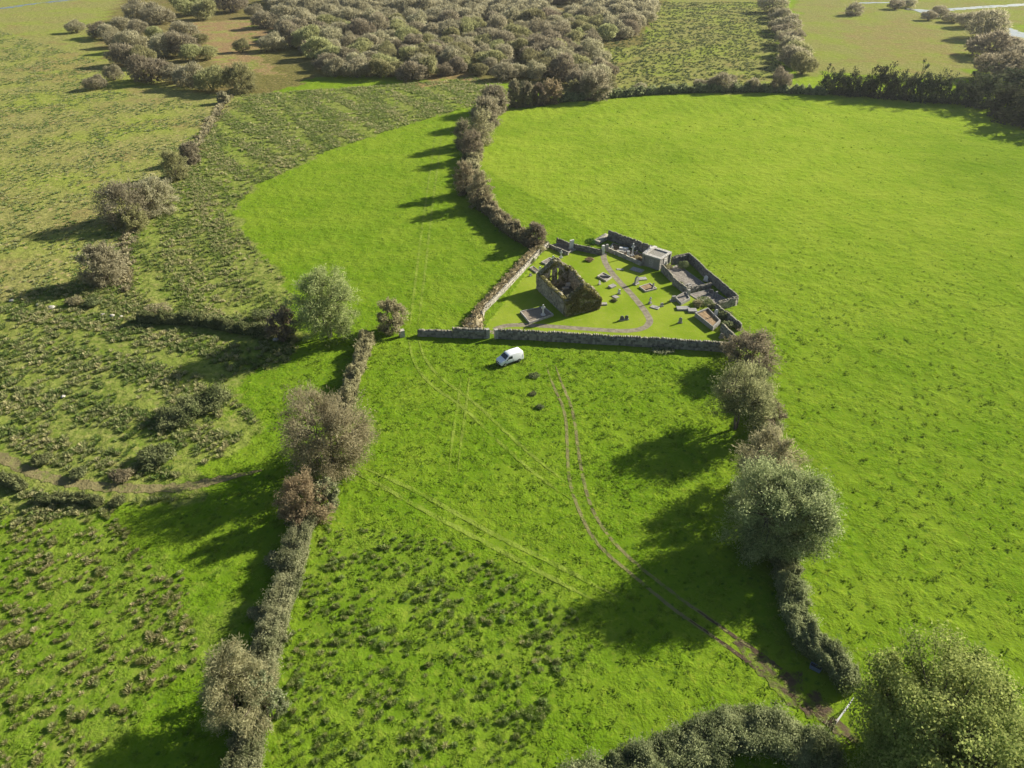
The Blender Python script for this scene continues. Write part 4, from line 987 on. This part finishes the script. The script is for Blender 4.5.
ledger('white tomb slab, middle of the white tombs', (621.2, 252.8), 1.9, .5, .5, 'kerbstone', rz=-45)
ledger('white tomb slab, lowest of the white tombs', (618.8, 254.6), 1.9, .45, .4, 'marble', rz=-45)
ledger('broken grey slab left of the white lichened headstone', (612, 287), 1.5, .9, .35, 'limestone', rz=15, tilt=6)
ledger('pale flat slab below the white lichened headstone', (615.5, 297), 1.0, 1.1, .12, 'limestone', rz=10)
ledger('grey fallen slab at the right corner of the church', (603.5, 304.5), 1.3, .8, .25, 'limestone', rz=-20)
ledger('long flat grey slab in the shade of the mausoleum', (637, 270), 1.6, 2.6, .12, 'limestone', rz=30)
ledger('small flat slab at the tip of the mausoleum shade', (620, 269.5), 1.4, .6, .1, 'limestone', rz=-30)
ledger('flat slab beside the tall dark pointed slab', (642, 279), 1.8, 1.2, .15, 'limestone', rz=-15)
ledger('flat slab lying below the leaning grey stone cross', (655, 307.5), 1.1, 1.6, .14, 'limestone', rz=35)
ledger('wide grey slab below the dark sunken grave', (683, 309), 2.4, 1.3, .3, 'limestone', rz=-25)
ledger('second grey slab right of the wide one below the sunken grave', (692, 311.5), 1.6, 1.2, .4, 'limestone', rz=-25)
ledger('dark bar across the kerbed grave beside the upper path', (605, 278), 2.0, .3, .5, 'granite', rz=-28)

# mausoleum
def mausoleum():
    A, B, C = gp(642.8, 265), gp(658.5, 270), gp(672, 263.5)
    ex = B - A; W = np.linalg.norm(ex); ang = math.atan2(ex[1], ex[0]); Lq = float(np.linalg.norm(C - B)); Hh = 2.25
    root = empty('mausoleum', (A[0], A[1], 0), ang); tag(root, 'square stone mausoleum with a pale flat roof among the grave plots', 'mausoleum')
    L_ = Lq * .97
    bm = bmesh.new(); box(bm, (W / 2, L_ / 2, Hh / 2 - .05), (W, L_, Hh + .1)); box(bm, (W / 2, L_ / 2, .1), (W + .16, L_ + .16, .3))
    for x in (0, W):
        for y in (0, L_): box(bm, (x, y, Hh / 2), (.42, .42, Hh - .02))
    link_mesh('wall', bm_mesh('mausoleum_wall', fix(bm), M['ashlar']), root)
    bm = bmesh.new(); box(bm, (W / 2, .3, Hh + .14), (W + .5, .85, .28)); box(bm, (W / 2, L_ - .3, Hh + .14), (W + .5, .85, .28))
    box(bm, (-.02, L_ / 2, Hh + .143), (.5, L_ - .2, .28)); box(bm, (W + .02, L_ / 2, Hh + .143), (.5, L_ - .2, .28))
    bmesh.ops.bevel(bm, geom=bm.edges[:], offset=.03, segments=1, affect='EDGES')
    link_mesh('parapet', bm_mesh('parapet', fix(bm), M['ashlar_top']), root)
    bm = bmesh.new(); box(bm, (W / 2, L_ / 2, Hh + .03), (W - .5, L_ - 1.1, .08)); link_mesh('roof', bm_mesh('mausoleum_roof', fix(bm), M['ashlar']), root)
    bm = bmesh.new(); pr = [(-.2, Hh + .2), (L_ + .2, Hh + .2), (L_ + .2, Hh + .42), (L_ / 2, Hh + .75), (-.2, Hh + .42)]
    a = prism(bm, pr, -.3, .42)
    for v in a: v.co = Vector((v.co.y, v.co.x, v.co.z))
    link_mesh('gable_slab', bm_mesh('gable_slab', fix(bm), M['ashlar_top']), root)
    bm = bmesh.new(); box(bm, (.05, L_ / 2, Hh + .98), (.2, .24, .55)); box(bm, (.05, L_ / 2, Hh + 1.02), (.18, .5, .18))
    link_mesh('finial', bm_mesh('finial', fix(bm), M['marble']), root)
    bm = bmesh.new(); box(bm, (W / 2, -.02, .95), (1.0, .1, 1.7)); link_mesh('door', bm_mesh('mausoleum_door', fix(bm), M['limestone']), root)
    bm = bmesh.new(); box(bm, (W + .06, L_ * .55, 1.1), (.1, 1.3, 1.5)); link_mesh('panel', bm_mesh('tablet_panel', fix(bm), M['ashlar_top']), root)
mausoleum()

# ruined church
def church():
    P0, P1, P2_ = gp(565.6, 317), gp(600.7, 308.8), gp(536.3, 288.6)
    W = float(np.linalg.norm(P1 - P0)); L_ = float(np.linalg.norm(P2_ - P0)); print('church', W, L_)
    root = empty('ruined_church', (P0[0], P0[1], 0), GRZ); tag(root, 'roofless ruined stone church with mossy walls in the middle of the graveyard', 'ruin')
    t = .95
    def nz(a, sd, amp=.38): return amp * float(wnoise(np.array([[a, 0.0]]), .45, sd, 3)[0])
    def wall(path, topf, op, mat, sd, cop=.3):
        V_, F_, T_, s, Pp, tops = lattice_wall(np.array(path, float), t, topf, ds=.36, dz=.36, jit=.055, openings=op, seed=sd, batter=.08)
        v, f, tt = stones_on(s, Pp, tops, np.random.default_rng(sd), cop, t * .8, .42, .7)
        F_ = np.concatenate([F_, f + len(V_)]); V_ = np.concatenate([V_, v]); T_ = np.concatenate([T_, tt])
        return link_mesh('wall', np_mesh('church_wall', V_, F_, M[mat], T_), root)
    near = lambda a: np.interp(a, [0, .6, 1.6, 2.7, 3.6, 4.4, 5.6, W - .4, W], [3.1, 3.2, 4.2, 5.0, 5.5, 5.1, 3.9, 2.6, 2.3]) + nz(a, 1)
    far = lambda a: np.interp(a, [0, .5, 2.2, 3.2, 3.9, 5.0, 6.3, W], [3.0, 3.2, 4.9, 5.7, 5.9, 4.9, 3.8, 3.2]) + nz(a, 2)
    wall([(0, t / 2), (W, t / 2)], near, [], 'stone_ivy', 101)
    wall([(0, L_ - t / 2), (W, L_ - t / 2)], far, [(2.5, 3.3, 1.0, 4.0), (4.1, 4.9, 1.0, 3.8)], 'stone_ruin', 102)
    wall([(t / 2, t + .02), (t / 2, L_ - t - .02)], lambda a: np.interp(a, [0, 2, 6, 9, L_], [2.6, 2.9, 2.8, 3.1, 3.1]) + nz(a, 3, .18), [(4.3, 5.0, 1.2, 2.2)], 'stone_ruin', 103)
    wall([(W - t / 2, t + .02), (W - t / 2, L_ - t - .02)], lambda a: np.interp(a, [0, 2, 5, 8, L_], [2.6, 3.0, 2.6, 3.2, 3.6]) + nz(a, 4, .3), [(5.2, 6.2, -.2, 2.0)], 'stone_ruin', 104)
    # rubble floor
    g = np.random.default_rng(8); nx_, ny_ = 14, 22
    X_, Y_ = np.meshgrid(np.linspace(t * .95, W - t * .95, nx_), np.linspace(t * .95, L_ - t * .95, ny_)); Z_ = .12 + .12 * g.random(X_.shape)
    id_ = np.arange(nx_ * ny_).reshape(ny_, nx_); Ff = np.stack([id_[:-1, :-1], id_[:-1, 1:], id_[1:, 1:], id_[1:, :-1]], -1).reshape(-1, 4)
    link_mesh('rubble_floor', np_mesh('rubble_floor', np.column_stack([X_.ravel(), Y_.ravel(), Z_.ravel()]), Ff, M['mossfloor']), root)
    # ivy over the near gable and the wall heads
    n = 5200; a = g.uniform(0, W, n); z = g.random(n) ** .8; tp = np.array([near(q) for q in a])
    pn = wnoise(np.column_stack([a, z * tp]), .33, 9, 3)
    keep = (pn > -.15) | (z > .86); a, z, tp = a[keep], z[keep], tp[keep]; n = len(a)
    Pq = np.column_stack([a, -.06 - .16 * g.random(n), np.maximum(z * tp * 1.03, .1)]); Pq[:, 1] += np.where(z > .93, g.uniform(0, t, n), z * tp / 5.5 * .04)
    Q = leaf_quads(Pq, np.tile([0, -1, .6], (n, 1)), g, .20)
    link_mesh('ivy', quads_mesh('church_ivy', Q, M['ruin_ivy'], np.clip(g.normal(.5, .25, n), 0, 1)), root)
    n = 2200; a = g.uniform(0, W, n); z = g.random(n) ** .6; tp = np.array([far(q) for q in a]); kk = (wnoise(np.column_stack([a, z * tp]), .4, 19, 3) > .1) | (z > .9); a, z, tp = a[kk], z[kk], tp[kk]; n = len(a)
    Q = leaf_quads(np.column_stack([a, L_ - t - .05 + np.where(z > .93, g.uniform(0, t, n), -.1 * g.random(n)), z * tp * 1.03]), np.tile([0, -1, .6], (n, 1)), g, .19)
    link_mesh('ivy', quads_mesh('far_ivy', Q, M['ruin_ivy'], np.clip(g.normal(.4, .25, n), 0, 1)), root)
    n = 3000; y = g.uniform(.6, L_ - .3, n); x = np.where(g.random(n) < .6, t / 2, W - t / 2) + g.uniform(-.5, .5, n) * t * .9
    zt = np.where(x < W / 2, np.interp(y - t, [0, 2, 6, 9, L_], [2.6, 2.9, 2.8, 3.1, 3.1]), np.interp(y - t, [0, 2, 5, 8, L_], [2.6, 3.0, 2.6, 3.2, 3.6])) + g.uniform(0, .3, n)
    Q = leaf_quads(np.column_stack([x, y, zt]), np.tile([0, 0, 1.0], (n, 1)), g, .17)
    link_mesh('wall_growth', quads_mesh('wall_growth', Q, M['ruin_ivy'], np.clip(g.normal(.7, .25, n), 0, 1)), root)
M['ruin_ivy'] = foliage('ruin ivy and moss', (.07, .075, .02), (.24, .21, .075), .3, .05)
church()
ledger('fallen white slab lying across the inside of the ruined church', (570, 286.5), 1.7, .5, .7, 'marble', rz=-5, z=.15)
cross('white cross standing inside the ruined church', (562, 284.5), 1.9, 'marble', False, .15)
headstone('low pale grave stone inside the church, nearer the left wall', (561, 294.5), .8, .7, 'limestone', 'flat', z=.15)
ledger('pale ledger slab inside the church below the white cross', (565.5, 289.5), 1.3, .7, .35, 'kerbstone', z=.15)

# overgrown bank on the left of the graveyard
def bank(label, left, right, h, mat, seed):
    g = np.random.default_rng(seed); n, m = 40, 9
    A = resample(gpath(left), .1)[1]; B = resample(gpath(right), .1)[1]
    A = A[np.linspace(0, len(A) - 1, n).astype(int)]; B = B[np.linspace(0, len(B) - 1, n).astype(int)]; org = A[0].copy(); V_ = []
    for i in range(n):
        for j in range(m):
            u = j / (m - 1); p = A[i] * (1 - u) + B[i] * u - org
            z = h * min(1, (math.sin(math.pi * (u * .86 + .02))) * 1.25) * min(1, .25 + i / 3) * (1 + .2 * g.normal()) if 0 < j < m - 1 else (-.08 if j == 0 else h * .3)
            V_.append((p[0] + g.normal() * .05, p[1] + g.normal() * .05, z))
    id_ = np.arange(n * m).reshape(n, m); F_ = np.stack([id_[:-1, :-1], id_[:-1, 1:], id_[1:, 1:], id_[1:, :-1]], -1).reshape(-1, 4)
    o = link_mesh('earth_bank', np_mesh('earth_bank', np.array(V_), F_[:, ::-1], M[mat], g.random(len(F_))), loc=(org[0], org[1], 0)); tag(o, label, 'bank')
    Pn = np.array(V_) + [org[0], org[1], 0]
    return Pn
bp = bank('straw coloured overgrown rubble bank along the left edge of the graveyard', [(458, 331), (470, 318), (491, 296), (510, 274), (524, 259), (536, 247)], [(483, 332), (482, 313), (503, 291.5), (523, 270), (539, 253), (546, 246)], .95, 'bank', 6)
g = np.random.default_rng(12); gq = bp[g.integers(0, len(bp), 1400)] + g.normal(size=(1400, 3)) * [.25, .25, .02]; gq[:, 2] = np.maximum(gq[:, 2], .05)
tuft = np.concatenate([tuft_quads(g, 4, .3, .3, .14) + q for q in gq])
tag(link_mesh('dry_grass', quads_mesh('bank_grass', tuft, M['straw'], np.clip(g.normal(.55, .3, len(tuft)), 0, 1))), kind='stuff')
for (px, py, wd, hm, mat, lab) in ((683, 268, 10.5, 1.7, 'topiary', 'clipped pale green round shrub in the upper gravelled plot'), (678.5, 285, 8, .9, 'topiary', 'low yellow-green shrub spilling over the inner wall of the upper gravelled plot'),
                                   (703, 303.5, 17, 1.1, 'bramble', 'yellow-green shrubby growth between the lower gravelled plot and the earth plot'), (723, 318, 17, 1.5, 'bramble', 'dark ivy clump on the overgrown wall behind the raised earth plot'),
                                   (712, 309, 9, 1.3, 'bramble', 'small bush at the end wall of the lower gravelled plot'), (589.5, 245.5, 10, 1.9, 'yew', 'small bright evergreen behind the low back wall left of the path head'),
                                   (589.5, 260.5, 9, .55, 'russet', 'little russet mound of plants on the upper lawn left of the path'), (637.5, 260, 11, .9, 'russet', 'russet shrub in the bed beside the mausoleum'),
                                   (606, 247.5, 5, 1.0, 'yew', 'green potted plant between the two path pillars'), (531, 262, 8, .9, 'hedge_dark', 'dark bush on the top of the straw coloured bank'), (545, 246, 9, 1.2, 'hedge_dark', 'dark small bush at the head of the straw coloured bank'),
                                   (540, 252, 12, 1.5, 'brown_twig', 'brown bush between the bank and the round dark bush'), (504, 286, 5, .7, 'hedge_dark', 'tiny dark shrub halfway along the straw coloured bank'), (697, 306, 10, 1.2, 'brown_twig', 'brown tangled growth between the pale pillar and the earth plot'), (728, 327, 14, 1.2, 'hedge_dark', 'grey-green growth filling the corner beside the raised earth plot'), (668, 268, 8, .7, 'brown_twig', 'dry weeds at the back corner of the upper gravelled plot'), (622, 248, 9, .7, 'brown_twig', 'brown plant against the tall dark back wall behind the white tombs'), (614, 301, 6, .4, 'bramble', 'weeds round the pale flat slab on the left lawn'), (663, 350, 22, .4, 'hedge_leaf', 'pale grey-green weed patch under the front graveyard wall')):
    shrub('shrub', lab, (px, py), wd, hm, mat, 700, .16 if wd < 12 else .2)

# boulders lying in the rough pasture
def boulder(label, px, r, sd):
    g = np.random.default_rng(sd); bm = bmesh.new(); bmesh.ops.create_icosphere(bm, subdivisions=2, radius=r)
    for v in bm.verts: v.co = Vector(v.co) * g.uniform(.8, 1.15); v.co.z *= .6
    p = gp(*px); o = link_mesh('boulder', bm_mesh('boulder', bm, M['kerbstone']), loc=(p[0], p[1], r * .25)); tag(o, label, 'boulder')
for i, (px, py, r, lab) in enumerate(((12, 301, .45, 'pale boulder nearest the left edge of the rough pasture'), (52, 308, .6, 'larger pale boulder below the tan round shrub'), (38, 305, .35, 'small pale boulder between the two larger ones at the left'),
                                      (103, 315, .4, 'pale flat boulder first in the scatter left of the cross hedge'), (112, 316, .45, 'pale boulder middle of the scatter left of the cross hedge'), (121, 317, .35, 'pale boulder last in the scatter left of the cross hedge'),
                                      (63, 397, .35, 'pale boulder in the green clearing at the left'), (276, 340, .5, 'pale boulder under the russet thorn bush'))):
    boulder(lab, (px, py), r, 300 + i)

#@@VAN
# ------------------------------------------------------------------ white van
def van():
    a, b = gp(497.5, 365.5), gp(521.5, 357.5); d = a - b; c = (a + b) / 2
    root = empty('panel_van', (c[0], c[1], -.03), math.atan2(d[1], d[0])); tag(root, 'white panel van parked alone on the grass below the graveyard wall', 'van')
    prof = [(2.18, .30), (2.24, .55), (2.16, .82), (1.98, .98), (1.28, 1.14), (.62, 1.72), (.36, 1.83), (-.6, 1.88), (-1.9, 1.85), (-2.12, 1.72), (-2.2, 1.05), (-2.22, .55), (-2.16, .30)]
    bm = bmesh.new(); rows = []
    for y, k in ((-.90, 0), (-.84, 1), (-.45, 2), (.45, 2), (.84, 1), (.90, 0)):
        row = []
        for x, z in prof:
            yy = y; zz = z; xx = x
            if z > 1.0:
                f = (z - 1.0) / .9; yy = y * (1 - .13 * f)
                zz = z - (.10 if k == 0 else (.02 if k == 1 else -.02)) * f
            if x > 1.9: xx = x - (.22 if k == 0 else (.1 if k == 1 else 0)); yy = yy * .96
            if x < -2.0: xx = x + (.06 if k == 0 else 0)
            row.append(bm.verts.new((xx, yy, zz)))
        rows.append(row)
    for r0, r1 in zip(rows[:-1], rows[1:]):
        for i in range(len(prof) - 1): bm.faces.new((r0[i], r0[i + 1], r1[i + 1], r1[i]))
        bm.faces.new((r0[-1], r0[0], r1[0], r1[-1]))
    bm.faces.new(rows[0]); bm.faces.new(rows[-1][::-1]); fix(bm)
    o = link_mesh('body', bm_mesh('van_body', bm, M['paint'], True), root)
    md = o.modifiers.new('bevel', 'BEVEL'); md.width = .05; md.segments = 2; md.limit_method = 'ANGLE'; md.angle_limit = R(35)
    def plate(name, pts, mat, th=.012):
        v = [Vector(p) for p in pts]; n = (v[1] - v[0]).cross(v[2] - v[0]).normalized(); bm = bmesh.new()
        lo = [bm.verts.new(p - n * .02) for p in v]; hi = [bm.verts.new(p + n * th) for p in v]
        bm.faces.new(hi); bm.faces.new(lo[::-1])
        for i in range(len(v)): bm.faces.new((lo[i], lo[(i + 1) % len(v)], hi[(i + 1) % len(v)], hi[i]))
        return link_mesh(name, bm_mesh('van_' + name, fix(bm), M[mat]), root)
    plate('windscreen', [(1.22, -.76, 1.20), (1.22, .76, 1.20), (.66, .66, 1.71), (.66, -.66, 1.71)], 'glass', .03)
    for s in (1, -1):
        q = [(1.0, s * .885, 1.10), (.55, s * .83, 1.55), (-.05, s * .83, 1.58), (-.08, s * .885, 1.10)]
        plate('side_window', q if s < 0 else q[::-1], 'glass', .012)
        q = [(-.12, s * .902, .38), (-.12, s * .902, 1.04), (-.15, s * .902, 1.04), (-.15, s * .902, .38)]
        plate('door_seam', q if s > 0 else q[::-1], 'trim', .004)
        bm = bmesh.new(); box(bm, (.98, s * 1.0, 1.12), (.12, .2, .2)); bmesh.ops.bevel(bm, geom=bm.edges[:], offset=.03, segments=2, affect='EDGES'); link_mesh('door_mirror', bm_mesh('door_mirror', fix(bm), M['trim']), root)
        bm = bmesh.new(); box(bm, (2.02, s * .66, .80), (.26, .3, .18)); bmesh.ops.bevel(bm, geom=bm.edges[:], offset=.04, segments=2, affect='EDGES'); link_mesh('headlight', bm_mesh('headlight', fix(bm), M['lamp']), root)
        bm = bmesh.new(); box(bm, (-2.17, s * .80, 1.0), (.08, .12, .5)); link_mesh('tail_light', bm_mesh('tail_light', fix(bm), M['red']), root)
        bm = bmesh.new(); box(bm, (-.05, s * .915, .40), (2.0, .05, .12)); link_mesh('side_trim', bm_mesh('side_trim', fix(bm), M['trim']), root)
        for x in (1.38, -1.34):
            bm = bmesh.new(); bmesh.ops.create_cone(bm, cap_ends=True, segments=24, radius1=.32, radius2=.32, depth=.22, matrix=Matrix.Translation((x, s * .83, .32)) @ Matrix.Rotation(R(90), 4, 'X'))
            bmesh.ops.bevel(bm, geom=[e for e in bm.edges if len(e.link_faces) == 2 and abs(e.calc_face_angle()) > 1], offset=.04, segments=2, affect='EDGES')
            wh = link_mesh('wheel', bm_mesh('wheel', fix(bm), M['tyre']), root)
            bm = bmesh.new(); bmesh.ops.create_cone(bm, cap_ends=True, segments=20, radius1=.2, radius2=.2, depth=.03, matrix=Matrix.Translation((x, s * .945, .32)) @ Matrix.Rotation(R(90), 4, 'X'))
            link_mesh('rim', bm_mesh('rim', fix(bm), M['rim']), wh)
    bm = bmesh.new(); box(bm, (2.13, 0, .38), (.24, 1.5, .22)); bmesh.ops.bevel(bm, geom=bm.edges[:], offset=.05, segments=2, affect='EDGES'); link_mesh('front_bumper', bm_mesh('front_bumper', fix(bm), M['trim']), root)
    bm = bmesh.new(); box(bm, (-2.2, 0, .40), (.14, 1.6, .2)); link_mesh('rear_bumper', bm_mesh('rear_bumper', fix(bm), M['trim']), root)
    bm = bmesh.new(); box(bm, (2.21, 0, .66), (.06, .9, .14)); link_mesh('grille', bm_mesh('grille', fix(bm), M['trim']), root)
van()

# field gate standing open at the muddy gateway, and a drinking trough
def gate():
    a, b = gp(833, 728), gp(847, 709); d = b - a; L_ = 3.4
    root = empty('field_gate', (a[0], a[1], 0), math.atan2(d[1], d[0])); tag(root, 'galvanised bar gate in the muddy gateway at the lower right', 'gate')
    bm = bmesh.new()
    for z in (.2, .42, .66, .9, 1.18): box(bm, (L_ / 2, 0, z), (L_, .05, .05))
    for x in (.03, L_ / 2, L_ - .03): box(bm, (x, .003, .69), (.06, .056, 1.06))
    link_mesh('bars', bm_mesh('gate_bars', fix(bm), M['galv']), root)
    bm = bmesh.new(); box(bm, (-.15, 0, .7), (.18, .18, 1.6)); link_mesh('post', bm_mesh('gate_post', fix(bm), M['post']), root)
gate()
def trough():
    p = gp(815, 669); root = empty('water_trough', (p[0], p[1], 0), R(-35)); tag(root, 'small blue-grey water trough in the shade of the curving dark hedge', 'trough')
    bm = bmesh.new(); A = [(-.55, -.25), (.55, -.25), (.55, .25), (-.55, .25)]
    o0 = [bm.verts.new((x * .9, y * .85, -.05)) for x, y in A]; o1 = [bm.verts.new((x, y, .5)) for x, y in A]; i1 = [bm.verts.new((x * .92, y * .84, .5)) for x, y in A]; i0 = [bm.verts.new((x * .85, y * .75, .1)) for x, y in A]
    for i in range(4):
        j = (i + 1) % 4
        for q0, q1 in ((o0, o1), (o1, i1), (i1, i0)): bm.faces.new((q0[i], q0[j], q1[j], q1[i]))
    bm.faces.new(i0); fix(bm); link_mesh('basin', bm_mesh('trough_basin', bm, M['trough']), root)
    bm = bmesh.new(); bm.faces.new([bm.verts.new((x * .91, y * .82, .40)) for x, y in A]); link_mesh('water_surface', bm_mesh('trough_water', bm, WATER), root)
trough()

# ------------------------------------------------------------------ autumn haze
def haze():
    lo, hi = Vector((-2700, -320, -1.2)), Vector((2700, 6300, 78))
    bm = bmesh.new(); box(bm, (lo + hi) / 2, hi - lo)
    m = bpy.data.materials.new('haze'); m.use_nodes = True; t = m.node_tree; t.nodes.clear()
    o = t.nodes.new('ShaderNodeOutputMaterial'); v = t.nodes.new('ShaderNodeVolumePrincipled')
    v.inputs['Color'].default_value = (.86, .90, .95, 1); v.inputs['Density'].default_value = .00006; v.inputs['Anisotropy'].default_value = .3
    t.links.new(v.outputs[0], o.inputs['Volume'])
    tag(link_mesh('haze', bm_mesh('haze', bm, m)), kind='stuff')
haze()
